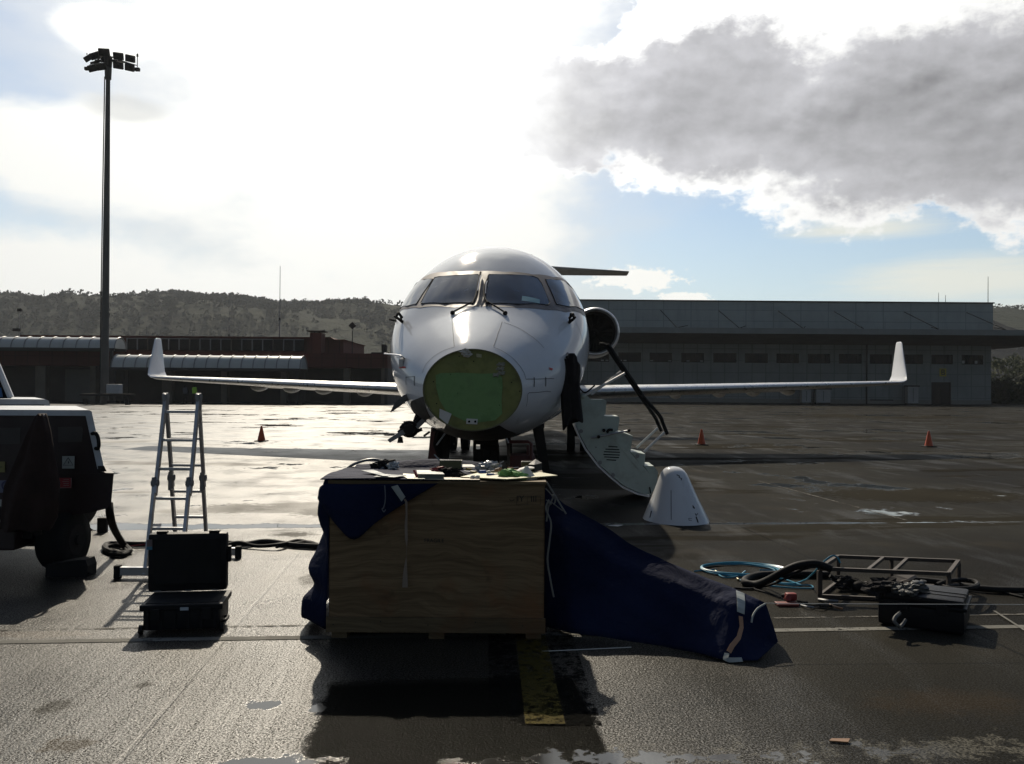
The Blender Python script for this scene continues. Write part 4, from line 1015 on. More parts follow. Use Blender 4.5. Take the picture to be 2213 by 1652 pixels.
for sg in (1, -1):
    st = [(0.9, 10.0, 4.6, 1.52, .40), (2.0, 10.7, 4.0, 1.55, .36), (4.0, 11.65, 2.9, 1.62, .29), (6.5, 12.75, 2.2, 1.71, .23), (9.0, 13.85, 1.65, 1.80, .16), (10.2, 14.4, 1.42, 1.85, .12)]
    wg = MB().rings([foil(a, s_, c_, z_, t_, sg) for a, s_, c_, z_, t_ in st]).build('wing', M_wing, plane, smooth=True, angle=60)
    MB().rings([[p + (A(0, -.012, 0) - A(0, 0, 0)) for p in (foil(a, s_, c_, z_, t_ * 1.012, sg)[-4:] + foil(a, s_, c_, z_, t_ * 1.012, sg)[:5])] for a, s_, c_, z_, t_ in st[1:]], close=False, caps=False).build('leading_edge', M_le, wg, smooth=True, angle=80)
    wlt = [(10.2, 14.4, 1.42, 1.85, .12, 1.57), (10.32, 14.5, 1.34, 1.865, .11, 1.3), (10.45, 14.65, 1.2, 1.92, .10, .75), (10.53, 14.85, 1.05, 2.05, .085, .3), (10.62, 15.25, .72, 2.55, .07, .12), (10.70, 15.6, .42, 2.98, .05, .12), (10.705, 15.72, .25, 3.02, .03, .12)]
    MB().rings([foil(a, s_, c_, z_, t_, sg, cant=k_) for a, s_, c_, z_, t_, k_ in wlt]).build('winglet', M_skin, plane, smooth=True, angle=70)
    for x_ in (4.15, 5.35, 6.3, 7.3):
        i = [k for k in range(len(st) - 1) if st[k][0] <= x_ <= st[k + 1][0]][0]; a_, c_ = st[i], st[i + 1]; t = (x_ - a_[0]) / (c_[0] - a_[0])
        le = a_[1] + (c_[1] - a_[1]) * t; ch = a_[2] + (c_[2] - a_[2]) * t; zz = a_[3] + (c_[3] - a_[3]) * t
        rr = []
        for k in range(9):
            u = k / 8; r_ = .105 * math.sin(math.pi * min(1, u * 1.0)) ** .6 + .004
            rr.append([A(sg * x_ + r_ * .75 * math.cos(2 * math.pi * j / 12), le + ch * .45 + u * ch * .75, zz - .15 + .03 * u + r_ * math.sin(2 * math.pi * j / 12) * 1.15) for j in range(12)])
        MB().rings(rr).build('flap_fairing', M_white, wg, smooth=True)
    # flap along the trailing edge
    MB().rings([[A(sg * x_, s_, z_ + .02), A(sg * x_, s_ + c_, z_ - .10), A(sg * x_, s_ + c_, z_ - .115), A(sg * x_, s_ + .02, z_ - .08)] for x_, s_, c_, z_ in ((1.5, 14.3, .75, 1.45), (4.0, 14.15, .6, 1.56), (7.4, 14.75, .42, 1.70))]).build('flap', M_wing, wg)
# engines
for sg in (1, -1):
    cx, cz, s0 = 2.08, 3.22, 15.0
    prof_o = [(.66, -.02), (.68, .03), (.70, .25), (.72, .8), (.70, 1.8), (.60, 2.8), (.46, 3.3)]
    def er(r_, s_): return [A(sg * cx + r_ * math.cos(2 * math.pi * k / 40), s0 + s_, cz + r_ * math.sin(2 * math.pi * k / 40)) for k in range(40)]
    en = MB().rings([er(r_, s_) for r_, s_ in [(.66, .02)] + prof_o[2:]], caps=False).build('engine', M_skin, plane, smooth=True)
    MB().rings([er(r_, s_) for r_, s_ in ((.685, .12), (.67, .02), (.645, -.03), (.615, -.03), (.59, .02), (.57, .12))], caps=False).build('intake_lip', M_alu, en, smooth=True)
    MB().rings([er(r_, s_) for r_, s_ in ((.57, .12), (.56, .5), (.55, .85), (.12, .86))], caps=False).build('intake_duct', M_bay, en, smooth=True)
    fb_ = MB()
    fb_.rings([er(.01, .55), er(.07, .62), er(.13, .80), er(.15, .86)], caps=False)
    for k in range(24):
        a = 2 * math.pi * k / 24; a2 = a + .14
        fb_.quad(A(sg * cx + .12 * math.cos(a), s0 + .78, cz + .12 * math.sin(a)), A(sg * cx + .55 * math.cos(a), s0 + .74, cz + .55 * math.sin(a)), A(sg * cx + .55 * math.cos(a2), s0 + .82, cz + .55 * math.sin(a2)), A(sg * cx + .12 * math.cos(a2), s0 + .84, cz + .12 * math.sin(a2)))
    fb_.build('fan', M_dark, en, smooth=True)
    MB().rings([[A(sg * x_, s_, z_) for s_, z_ in ((15.7, 3.0), (15.9, 3.12), (17.9, 3.1), (18.3, 3.0), (17.9, 2.9), (15.9, 2.9))] for x_ in (1.1, 1.4)]).build('pylon', M_skin, en)
# tail
fin = [[A(-t_ * k_, s_ + c_ * u_, z_) for u_, k_ in ((0, 0), (.2, -1), (.6, -.8), (1, 0), (.6, .8), (.2, 1))] for s_, c_, z_, t_ in ((22.0, 5.0, 3.45, .16), (24.4, 3.6, 5.2, .12), (25.8, 2.8, 6.5, .10))]
MB().rings(fin).build('tail_fin', M_skin, plane, smooth=True, angle=60)
st = [(.0, 25.6, 2.5, 6.56, .22), (1.9, 26.4, 1.9, 6.56, .16), (4.1, 27.3, 1.2, 6.56, .10)]
for sg in (1, -1):
    MB().rings([foil(a, s_, c_, z_, t_, sg) for a, s_, c_, z_, t_ in st]).build('tailplane', M_wing, plane, smooth=True, angle=60)
# ram air turbine hanging from its bay, whose shade is a dark sheet on the skin
rt = ppatch([(275, 1155), (330, 1130), (365, 1120), (372, 1160), (410, 1260), (380, 1300), (330, 1290), (290, 1230)], .005, edge=.05).build('turbine_bay_shade', M_bay, plane, smooth=True)
dr = [(132, 1224), (160, 1165), (215, 1115), (280, 1092), (360, 1085), (366, 1100), (350, 1125), (290, 1130), (235, 1150), (190, 1185)]
DD = [9.9, 9.92, 9.98, 10.05, 10.15, 10.15, 10.15, 10.1, 10.0, 9.95]
MB().prism([at(*r1(*p), DD[i]) for i, p in enumerate(dr)], (.0, .03, -.012)).build('turbine_door', mat('door_grey', (.16, .16, .155), .45, var=.2), plane)
RD = 10.1
def rr1(x, y, dy=0): return at(*r1(x, y), RD + dy)
ra = MB().tube([rr1(365, 1240, .15), rr1(320, 1300, .05), rr1(260, 1340)], lambda t: .045 - .005 * t, 10).tube([rr1(330, 1200, .2), rr1(300, 1290, .05)], .022, 8, False).build('air_turbine', M_dark, plane, smooth=True)
MB().ball(rr1(262, 1345), .105, 3, (1.05, .9, .95)).cyl(rr1(262, 1345, -.12), rr1(262, 1345, .1), .06, .10, 16).build('turbine_hub', M_dark, ra, smooth=True)
MB().prism([rr1(215, 1350, -.08), rr1(240, 1375, -.08), rr1(130, 1438, -.10), rr1(112, 1418, -.10)], (.01, .03, .01)).build('turbine_blade', M_steel, ra)
MB().prism([rr1(300, 1320, -.06), rr1(320, 1345, -.06), rr1(405, 1262, -.02), rr1(380, 1240, -.02)], (.01, .03, .01)).build('turbine_blade', M_steel, ra)
MB().prism([rr1(188, 1395), rr1(212, 1400), rr1(218, 1440), rr1(180, 1440)], (0, .06, 0)).build('release_lever', M_dark, ra)
crumple([rr1(250, 1320, -.05), rr1(290, 1355, -.02), rr1(235, 1360, -.03)], .055, 8, M_dark, 'turbine_fitting', ra, .8)
MB().tube([rr1(365, 1390), rr1(400, 1365, .1)], .014, 6, False).build('drain_mast', M_dark, plane)
# dark sheet for the shade in the door opening, far right of the nose
patch([(3.35, th_side(3.35, 3.1)), (4.15, th_side(4.15, 3.1)), (4.15, math.pi - th_side(4.15, 2.29 + (2.29 - 1.62) * 1.0)), (3.35, math.pi - th_side(3.35, 2.27 + .65))], .006, .08).build('doorway_shade', M_bay, plane, smooth=True)

# ------------------------------------------------------------------ boarding stairs (folded down from the aircraft)
def r4(x, y): return 1178.2 + x * .26874, 717.2 + y * .26874
M_stair = mat('stair_pale_green', (0.36, 0.42, 0.38), 0.5, var=.08, dirt=(.18, .19, .16), dscale=4, damt=.45)
M_shell = mat('stair_outer_white', (0.60, 0.60, 0.60), 0.35, var=.05, dirt=(.3, .3, .28), dscale=3, damt=.4)
S1, S2 = 12.75, 13.45
def q4(x, y, D=S1): return at(*r4(x, y), D)
back = Vector((math.sin(YAW) * (S2 - S1), (S2 - S1), 0))
stair = thing('boarding_stairs', 'pale green folded down boarding stairs with black handrails beside the fuselage', 'boarding stairs', gnd(*r4(850, 1310)))
outer = [(262, 640), (252, 745), (290, 840), (340, 935), (440, 1065), (550, 1165), (640, 1238), (760, 1292), (855, 1312)]
inner = [(908, 1225), (860, 1160), (800, 1090), (700, 985), (620, 890), (545, 795), (460, 675), (372, 545), (330, 512), (288, 505)]
for k_, nm in ((0, 'side_plate'), (1, 'side_plate')):
    MB().prism([q4(*p) + back * k_ for p in outer + inner], Vector((.0, .03, 0)) * (1 if k_ == 0 else -1)).build(nm, M_stair, stair)
o_ = [q4(*p) for p in outer]
MB().rings([[p - Vector((.012, .04, .012)), p - Vector((.03, .04, .03)), p + back - Vector((.03, -.04, .03)), p + back - Vector((.012, -.04, .012))] for p in o_]).build('outer_shell', M_shell, stair, smooth=True)
steps = [[(372, 545), (480, 546), (496, 560), (488, 668), (465, 680)], [(465, 680), (592, 681), (604, 700), (588, 802), (548, 800)], [(548, 812), (640, 815), (710, 840), (692, 968), (680, 962)], [(692, 968), (720, 968), (812, 985), (806, 1078), (790, 1080)], [(800, 1078), (880, 1082), (916, 1130), (908, 1200), (906, 1222)]]
for p_ in steps:
    MB().prism([q4(*p) + Vector((0, .031, 0)) for p in p_], back * .91).build('step', M_stair, stair)
for i, (xa, xb, y_) in enumerate(((512, 585, 925), (488, 600, 947), (476, 605, 968), (472, 603, 990), (480, 598, 1010), (498, 575, 1032))):
    MB().tube([q4(xa, y_ - 3, S1 - .004), q4(xb, y_ + 2, S1 - .004)], .008, 6, False).build('louvre', M_black, stair)
MB().prism([q4(540, 845, S1 - .01), q4(570, 840, S1 - .01), q4(790, 1110, S1 - .01), q4(770, 1130, S1 - .01)], (.0, .008, 0)).build('stiffener', M_stair, stair)
ba = MB().tube([q4(375, 855, S1 - .03), q4(675, 795, S1 - .05)], .014, 8, False).build('brace_bar', M_alu, stair)
for p in ((676, 795), (432, 845), (475, 793)): MB().ball(q4(*p, S1 - .05), .026, 2).build('knob', M_black, ba)
MB().tube([q4(500, 810, S1 - .03), q4(515, 790, S1 - .04), q4(545, 790, S1 - .03)], .02, 6).build('latch', M_black, stair)
for p in ((292, 800), (550, 1152), (446, 1052), (412, 930), (745, 1000)): MB().cyl(q4(*p, S1 - .012), q4(*p, S1 + .01), .03 if p[1] != 930 else .012, n=10).build('fitting', M_steel, stair)
MB().tube([q4(845, 1250, S1 - .012), q4(855, 1300, S1 - .012)], .009, 6, False).build('hinge_pin', M_black, stair)
railA = [(500, 100), (530, 140), (575, 210), (690, 375), (800, 535), (920, 672), (950, 740), (985, 826)]
railB = [(435, 98), (480, 108), (520, 160), (640, 335), (760, 510), (880, 680), (905, 730), (938, 800)]
for k_, p_ in ((S1, railA), (S2, railB)):
    h = MB().tube([q4(*p, k_) for p in p_], .027, 8).build('handrail', M_black, stair, smooth=True)
for a_, b_, D_ in (((305, 520), (640, 335), S1), ((370, 505), (610, 320), S2), ((800, 965), (962, 808), S1), ((738, 932), (908, 775), S2)):
    MB().tube([q4(*a_, D_), q4(*b_, D_)], .020, 8, False).build('rail_strut', M_shell, stair)
MB().tube([q4(275, 408), q4(380, 392), q4(490, 375), q4(620, 322)], .008, 5).tube([q4(275, 425), q4(400, 422), q4(470, 420)], .008, 5).build('cable', M_steel, stair)
MB().tube([q4(268, 430), q4(290, 470), q4(330, 488), q4(400, 430)], .012, 6).build('hose', M_black, stair)
MB().ball(q4(305, 518, S1 - .02), .04, 2).build('hinge', M_stair, stair)
MB().mm(q4(830, 1290, S1) + Vector((0, 0, 0)), Vector((q4(905, 1200).x, S2, .03))).build('foot_pad', M_dark, stair) if False else None

# ------------------------------------------------------------------ nose cone standing on the ground
cx_ = Vector((2.045, 10.80, 0))
rad = thing('nose_cone', 'white aircraft nose cone standing on its base on the apron by the stairs', 'nose cone', cx_)
pr = [(1.0, 0), (.99, .010), (.93, .07), (.80, .195), (.70, .29), (.61, .385), (.525, .475), (.455, .555), (.39, .615), (.32, .655), (.24, .683), (.15, .698), (.05, .705), (.002, .706)]
rot_ = R(58)
def rp(k, z_, a):
    h = z_ / .706 * .655
    ax_, bx_ = .525 * k, .40 * k
    u, v = ax_ * math.cos(a), bx_ * math.sin(a)
    return cx_ + Vector((u * math.cos(-rot_ - .5) - v * math.sin(-rot_ - .5) - .03 * h / .6, u * math.sin(-rot_ - .5) + v * math.cos(-rot_ - .5), h))
nc = MB().rings([[rp(k, z_, 2 * math.pi * i / 64) for i in range(64)] for k, z_ in pr])
bvr = BVHTree.FromBMesh(nc.b)
nc.build('shell', M_skin, rad, smooth=True)
def rline(nm, pts, wd, m_=M_ink):
    P = []
    for a_, b_ in zip(pts, pts[1:]):
        for j in range(8):
            h, n_ = cast(*r4(a_[0] + (b_[0] - a_[0]) * j / 7, a_[1] + (b_[1] - a_[1]) * j / 7), bvr)
            if h is not None: P.append(h + n_ * .003 * (1 if n_.y < 0 else -1))
    if len(P) > 2: MB().tube(P, wd, 5, False).build(nm, m_, rad)
rline('black_stripe', [(1018, 1275), (1021, 1512)], .004)
rline('black_stripe', [(862, 1442), (850, 1494)], .008)
rline('black_stripe', [(1220, 1488), (1236, 1534)], .010)
rline('letter_mark', [(1160, 1500), (1163, 1515), (1185, 1517)], .003)
rline('letter_mark', [(1163, 1500), (1185, 1502)], .003)
rline('letter_mark', [(1212, 1460), (1220, 1478), (1232, 1462)], .005)
rline('letter_mark', [(1190, 1396), (1200, 1404), (1192, 1410), (1206, 1412)], .005)
rline('letter_mark', [(1195, 1418), (1208, 1416), (1206, 1424)], .005)
rline('scuff', [(1062, 1150), (1085, 1160), (1080, 1170), (1102, 1182), (1098, 1195)], .006)
p_ = gnd(*r4(575, 1563)); MB().prism([p_ + Vector((-.09, 0, .004)), p_ + Vector((.02, -.05, .004)), p_ + Vector((.09, .01, .012)), p_ + Vector((0, .05, .004))], (0, 0, .004)).build('paper_scrap', M_wht, org=p_, label='small white scrap of paper on the wet ground left of the nose cone', cat='paper')

# ------------------------------------------------------------------ jacket hanging on the nose
M_cloth = mat('black_cloth', (0.020, 0.018, 0.018), 0.9, var=.25, vscale=6, spec=.15)
rows = [(826, 1352, 1392), (850, 1338, 1408), (880, 1322, 1414), (905, 1316, 1432), (950, 1314, 1434), (1000, 1312, 1430), (1060, 1304, 1430), (1120, 1300, 1436), (1180, 1300, 1443), (1240, 1306, 1450), (1285, 1312, 1455)]
h, n_ = cast(*r1(1365, 850)); DJ = (h.y if h is not None else 11.6) - .12
rg = []
for i, (y_, xa, xb) in enumerate(rows):
    a_ = at(*r1(xa, y_), DJ); b_ = at(*r1(xb, y_), DJ); c_ = (a_ + b_) / 2; hw = (b_ - a_).length / 2; ring = []
    for k in range(40):
        t = 2 * math.pi * k / 40
        fold = 1 + (.22 * math.sin(t * 5 + y_ * .01) + .12 * math.sin(t * 9 + 1)) * min(1, i / 3) * abs(math.sin(t))
        z_ = c_.z - (max(0, -math.cos(t)) * .10 - .03 * math.sin(3 * t) if i == len(rows) - 1 else 0)
        ring.append(Vector((c_.x + hw * math.cos(t), c_.y + .075 * fold * math.sin(t), z_)))
    rg.append(ring)
jk = thing('jacket', 'black jacket hanging from the probe on the right side of the jet nose', 'jacket', at(*r1(1375, 1290), DJ))
MB().rings(rg).build('body', M_cloth, jk, smooth=True)
sl = []
for i, (y_, xa, xb) in enumerate([(862, 1300, 1340), (900, 1302, 1350), (980, 1298, 1352), (1080, 1298, 1362), (1180, 1300, 1372), (1260, 1306, 1375), (1318, 1312, 1352)]):
    a_ = at(*r1(xa, y_), DJ - .05); b_ = at(*r1(xb, y_), DJ - .05); c_ = (a_ + b_) / 2; hw = (b_ - a_).length / 2
    sl.append([Vector((c_.x + hw * math.cos(t), c_.y + .045 * math.sin(t) * (1 + .3 * math.sin(4 * t + i)), c_.z)) for t in [2 * math.pi * k / 24 for k in range(24)]])
MB().rings(sl).build('sleeve', M_cloth, jk, smooth=True)
MB().tube([at(*r1(1330, 835), DJ), at(*r1(1345, 822), DJ + .05), at(*r1(1350, 838), DJ)], .008, 6).build('hanging_loop', M_steel, jk)
MB().tube([F(*sth(*r1(1338, 850))), at(*r1(1338, 852), DJ - .07)], .014, 6, False).build('step_peg', M_dark, plane)

# ------------------------------------------------------------------ stand and red jack under the nose
M_redp = mat('red_paint', (0.085, 0.018, 0.014), 0.5, var=.2, dirt=(.04, .02, .015), dscale=6, damt=.6)
DS = 12.2
sd_ = thing('aircraft_stand', 'dark steel stand with two splayed legs under the nose of the jet', 'stand', Vector((at(1055, 900, DS).x, DS, 0)))
for (a_, b_, m_) in (((946, 925), (925, 1082), M_redp), ((1164, 918), (1190, 1082), M_dark)):
    tp = at(*a_, DS); bt = at(*b_, DS); bt.z = .02; w_ = .075
    MB().prism([tp + Vector((-w_ * 1.2, 0, 0)), tp + Vector((w_ * .9, 0, 0)), bt + Vector((w_ * .8, 0, 0)), bt + Vector((-w_ * .6, 0, 0))], (0, .12, 0)).build('leg', M_dark if m_ is M_dark else M_redp, sd_)
    MB().cyl((bt.x, DS + .06, 0), (bt.x, DS + .06, .03), .13, n=16).build('foot', M_dark, sd_)
    MB().cyl(tp + Vector((0, .06, -.05)), tp + Vector((0, .06, .1)), .09, n=14).build('pad', M_black, sd_)
MB().tube([at(935, 1040, DS) + Vector((0, .06, 0)), at(1180, 1040, DS) + Vector((0, .06, 0))], .03, 8, False).build('crossbar', M_dark, sd_)
DJk = 10.7
jkk = thing('hydraulic_jack', 'dark red jack with a bent pipe handle under the right of the nose', 'jack', Vector((at(1130, 900, DJk).x, DJk, 0)))
MB().tube([at(1096, 955, DJk), at(1143, 955, DJk), at(1149, 960, DJk), at(1151, 1012, DJk), at(1151, 1060, DJk)], .022, 8, False).tube([at(1142, 962, DJk + .1), at(1144, 1060, DJk + .1)], .02, 8, False).build('pipe_handle', M_redp, jkk, smooth=True)
MB().mm(at(1103, 984, DJk + .05), at(1156, 1080, DJk + .45), bevel=.02).build('tank', mat('dark_red', (.07, .012, .010), .6, var=.3), jkk)
MB().mm((at(1095, 1000, DJk).x, DJk, .06), (at(1165, 1000, DJk).x, DJk + .55, .22), bevel=.02).build('base', M_redp, jkk)
for xx in (1100, 1160):
    for yy in (.05, .5): MB().cyl((at(xx, 1000, DJk).x - .02, DJk + yy, .06), (at(xx, 1000, DJk).x + .02, DJk + yy, .06), .06, n=14).build('wheel', M_black, jkk)
# ------------------------------------------------------------------ painted lines on the apron
def paint_mat(name, col, hole=0.5, sp=.1):
    m, g, p = new_mat(name)
    P = g.pos(); n_ = g.noise(P, 22, 6, .7); n2_ = g.noise(P, 2.0, 5, .6)
    tr_ = g.n.new('ShaderNodeBsdfTransparent'); mx_ = g.n.new('ShaderNodeMixShader'); out = [n for n in g.n if n.type == 'OUTPUT_MATERIAL'][0]
    g.put(p.inputs['Base Color'], g.mix(g.ss(n2_, .35, .7) * .6, col, tuple(v * .35 for v in col))); p.inputs['Roughness'].default_value = .9
    p.inputs['Specular IOR Level'].default_value = sp
    g.put(mx_.inputs[0], g.ss(n_ * .6 + n2_ * .4, hole - .06, hole + .06)); g.l.new(tr_.outputs[0], mx_.inputs[1]); g.l.new(p.outputs[0], mx_.inputs[2]); g.l.new(mx_.outputs[0], out.inputs['Surface'])
    return m
M_pw = paint_mat('worn_white_paint', (0.18, 0.175, 0.155), .41); M_pw2 = paint_mat('thin_white_paint', (0.17, 0.16, 0.14), .50)
M_py = paint_mat('yellow_paint', (0.065, 0.050, 0.007), .48); M_pb = paint_mat('black_paint', (0.010, 0.010, 0.009), .50, 0.0)
def strip(nm, a, b, w_, m_, z_=.004, perp=None):
    a = Vector(a); b = Vector(b); t = (b - a).normalized(); n_ = Vector((-t.y, t.x, 0)) * w_ / 2
    MB().quad(a - n_ + Vector((0, 0, z_)), a + n_ + Vector((0, 0, z_)), b + n_ + Vector((0, 0, z_)), b - n_ + Vector((0, 0, z_))).build(nm, m_, kind='structure')
a_, b_ = gnd(300, 1383), gnd(2213, 1354.5); dd_ = (b_ - a_).normalized()
strip('white_line', a_ - dd_ * 6, b_ + dd_ * 8, .075, M_pw)
a_, b_ = gnd(300, 1357), gnd(2213, 1328); dd_ = (b_ - a_).normalized()
strip('thin_line', a_ - dd_ * 6, b_ + dd_ * 8, .03, M_pw2)
a_, b_ = gnd(1160, 1430), gnd(1184, 1566); dd_ = (b_ - a_).normalized()
strip('yellow_line', b_, b_ - dd_ * 2.0, .19, M_py, .008)
strip('black_border', b_ + Vector((.185, 0, 0)), b_ + Vector((.185, 0, 0)) - dd_ * 2.0, .17, M_pb, .0045)
strip('black_border', b_ + Vector((-.185, 0, 0)), b_ + Vector((-.185, 0, 0)) - dd_ * 2.0, .17, M_pb, .0045)
a_, b_ = gnd(1640, 1040), gnd(1960, 1125); strip('thin_line', a_, b_, .04, M_pw2, .004)
a_, b_ = gnd(2150, 1322), gnd(2213, 1362); dd_ = (b_ - a_).normalized(); strip('thin_line', a_, b_ + dd_ * .3, .02, M_pw, .009)
a_, b_ = gnd(1175, 1409), gnd(1368, 1400); MB().tube([a_ + Vector((0, 0, .006)), b_ + Vector((0, 0, .006))], .003, 5).build('string', M_wht, org=a_, label='short thin white string lying on the dark ground right of the crate', cat='string')

# ------------------------------------------------------------------ plywood crate
DC = 5.53
def wood_mat(name, c1, c2, flip=False, ringy=True):
    m, g, p = new_mat(name)
    o = g.obj(); x, y, z = g.sep(o)
    wv = g.noise(g.comb(x * .8, y * .8, z * 1.3), 1.6, 3, .5)
    r_ = z * 30.0 + wv * 11.0
    gr = g.noise(g.comb(x * 1.5, y * 1.5, r_), 1.0, 5, .62)
    fine = g.noise(g.comb(x * 4, y * 4, z * 150 + wv * 10), 1.0, 3, .6)
    c = g.mix(g.ss(gr, .35, .65), c1, c2)
    c = g.mix(g.ss(fine, .5, .7) * .45, c, tuple(v * .45 for v in c1))
    blot = g.noise(o, 2.3, 5, .6)
    c = g.mix(g.ss(blot, .5, .72) * .6, c, (c2[0] * .9, c2[1] * .55, c2[2] * .4))
    c = g.mix(g.ss(g.noise(o, 5.0, 4, .6), .60, .75) * .5, c, tuple(v * .35 for v in c1))
    g.put(p.inputs['Base Color'], c); p.inputs['Roughness'].default_value = .75; p.inputs['Specular IOR Level'].default_value = .2
    g.put(p.inputs['Normal'], g.bump(fine + gr, .3, .002))
    return m
M_ply = wood_mat('plywood', (0.130, 0.085, 0.043), (0.215, 0.145, 0.077))
M_batten = wood_mat('batten_wood', (0.10, 0.070, 0.038), (0.16, 0.115, 0.062))
cA, cB = at(712, 1383, DC), at(1181, 1383, DC); cy = (cA.x + cB.x) / 2
zT = 1.012; yF, yBk = DC, DC + .84
crate = thing('crate', 'large plywood crate used as a table for tools in front of the aircraft', 'crate', (cy, yF + .4, 0))
xA, xB = cA.x, cB.x
def P_(x_, y_, z_): return (x_, y_, z_)
MB().mm((xA + .012, yF + .010, .045), (xB - .012, yF + .024, zT - .022), bevel=.001).build('front_panel', M_ply, crate)
MB().mm((xA + .004, yF + .0245, .045), (xA + .018, yBk - .02, zT - .022)).build('side_panel', M_ply, crate)
MB().mm((xB - .018, yF + .0245, .045), (xB - .004, yBk - .02, zT - .022)).build('side_panel', M_ply, crate)
MB().mm((xA + .004, yBk - .0195, .045), (xB - .004, yBk - .004, zT - .022)).build('back_panel', M_ply, crate)
MB().mm((xA - .004, yF - .002, zT - .0215), (xB + .004, yBk + .004, zT), bevel=.002).build('lid', M_batten, crate)
MB().mm((xA - .006, yF - .012, .052), (xB + .004, yF + .0095, .145), bevel=.002).build('base_batten', M_batten, crate)
for x_ in (xA + .02, cy - .05, xB - .12):
    MB().mm((x_, yF + .03, 0), (x_ + .10, yBk - .03, .0445), bevel=.002).build('skid', M_batten, crate)
MB().mm((xA + .001, yF + .0245, .052), (xA + .0035, yBk - .03, .145)).build('side_batten', M_batten, crate)
for i in range(14):
    x_ = xA + .04 + i * (xB - xA - .08) / 13
    MB().cyl((x_, yF - .0135, .10 + (i % 2) * .02), (x_, yF - .0115, .10 + (i % 2) * .02), .004, n=8).build('nail', M_dark, crate) if i % 3 == 0 else None
def cpt(px, py, off=.0): return Vector(at(px, py, DC + .01 - off))
text('FRAGILE', 'stencil_writing', .034, M_ink, crate, cpt(941, 1168.5, .0015), ext=.0005)
# framed stencil at the top right: two boxes with letters, worn
M_inkf = mat('faded_ink', (0.022, 0.017, 0.012), .8)
def k3(x, y): return (1240 + x / 12.294) * .85378, (1220 + y / 12.294) * .85378
fr = MB()
for a_, b_ in (((860, 450), (860, 715)), ((860, 715), (1600, 715)), ((1190, 470), (1190, 715)), ((1600, 450), (1600, 715)), ((860, 455), (1600, 455))):
    p0, p1_ = cpt(*k3(*a_), .0015), cpt(*k3(*b_), .0015); fr.tube([p0, p1_], .0013, 4, False)
fr.build('stencil_frame', M_inkf, crate)
for (a_, b_), s_ in (((705, 530), 'U'),):
    MB().tube([cpt(*k3(640, 540), .0015), cpt(*k3(705, 590), .0015), cpt(*k3(790, 545), .0015)], .002, 5).build('stencil_arc', M_inkf, crate)
text('IY', 'stencil_writing', .055, M_inkf, crate, cpt(*k3(980, 530), .0015), ext=.0005)
text('III', 'stencil_writing', .055, M_inkf, crate, cpt(*k3(1390, 540), .0015), ext=.0005)
MB().tube([cpt(1224, 1386, .0015), cpt(1236, 1387, .0015)], .002, 4).b.free()

# ------------------------------------------------------------------ blue tarpaulin
def tarp_mat():
    m, g, p = new_mat('blue_tarpaulin')
    o = g.obj(); n_ = g.noise(o, 2.0, 5, .6)
    c = g.mix(g.ss(n_, .35, .7), (0.005, 0.009, 0.030), (0.009, 0.015, 0.046))
    c = g.mix(g.ss(g.noise(o, 6, 5, .7), .6, .75) * .35, c, (0.05, 0.055, 0.10))
    g.put(p.inputs['Base Color'], c); p.inputs['Roughness'].default_value = .8; p.inputs['Specular IOR Level'].default_value = .08
    h = g.noise(o, 4.0, 5, .55, .5) * 3.0 + g.noise(o, 260, 1, .5) * .05
    g.put(p.inputs['Normal'], g.bump(h, .6, .02))
    return m
M_tarp = tarp_mat()
M_tape = mat('reflective_tape', (0.30, 0.32, 0.30), .4, var=.15); M_tapeo = mat('orange_strap', (0.36, 0.20, 0.12), .8, var=.2)
def sheet(rows, m_, nm, par, thick=.004, sub=4, wob=.012, seed=0, lin=False, **kw):
    """rows of points -> smooth cloth with thickness"""
    b = bmesh.new(); nr, nc_ = len(rows), len(rows[0])
    def cr(a, b_, c_, d_, t):
        if lin: return b_ + (c_ - b_) * t
        return 0.5 * ((2 * b_) + (c_ - a) * t + (2 * a - 5 * b_ + 4 * c_ - d_) * t * t + (3 * b_ - a - 3 * c_ + d_) * t ** 3)
    def ex(L):
        out = []
        for i in range(len(L) - 1):
            a = L[max(i - 1, 0)]; d_ = L[min(i + 2, len(L) - 1)]
            for k in range(sub): out.append(cr(a, L[i], L[i + 1], d_, k / sub))
        return out + [L[-1]]
    r2 = [ex([Vector(p) for p in r_]) for r_ in rows]
    cols = [ex([r_[j] for r_ in r2]) for j in range(len(r2[0]))]
    H = len(cols[0]); W = len(cols)
    G_ = [[None] * W for _ in range(H)]
    for j in range(W):
        for i in range(H):
            p = cols[j][i]
            n_ = Vector((mnoise.noise(p * 3.1 + Vector((seed, 0, 0))), mnoise.noise(p * 3.1 + Vector((0, seed, 7))), mnoise.noise(p * 3.1 + Vector((3, 0, seed))))) + .5 * Vector((mnoise.noise(p * 8 + Vector((seed, 0, 0))), mnoise.noise(p * 8 + Vector((0, seed, 7))), 0))
            e = 1.0 if 0 < i < H - 1 and 0 < j < W - 1 else .3
            dg = (p.x * .8 + p.z * 1.6) * 3.2; cz = 1 - abs(mnoise.noise(Vector((dg, p.z * 1.2 - p.x * .6, seed)))) * 2.4; n_ = n_ + Vector((0, -.9, .25)) * max(0, cz) ** 2
            q = p + n_ * wob * e; q.z = max(q.z, .006)
            G_[i][j] = b.verts.new(q)
    for i in range(H - 1):
        for j in range(W - 1): b.faces.new((G_[i][j], G_[i + 1][j], G_[i + 1][j + 1], G_[i][j + 1]))
    bmesh.ops.recalc_face_normals(b, faces=b.faces)
    q = MB(); q.b.free(); q.b = b
    bv_ = BVHTree.FromBMesh(b)
    o = q.build(nm, m_, par, smooth=True, angle=60, **kw)
    md = o.modifiers.new('thick', 'SOLIDIFY'); md.thickness = thick; md.offset = 0
    return o, bv_
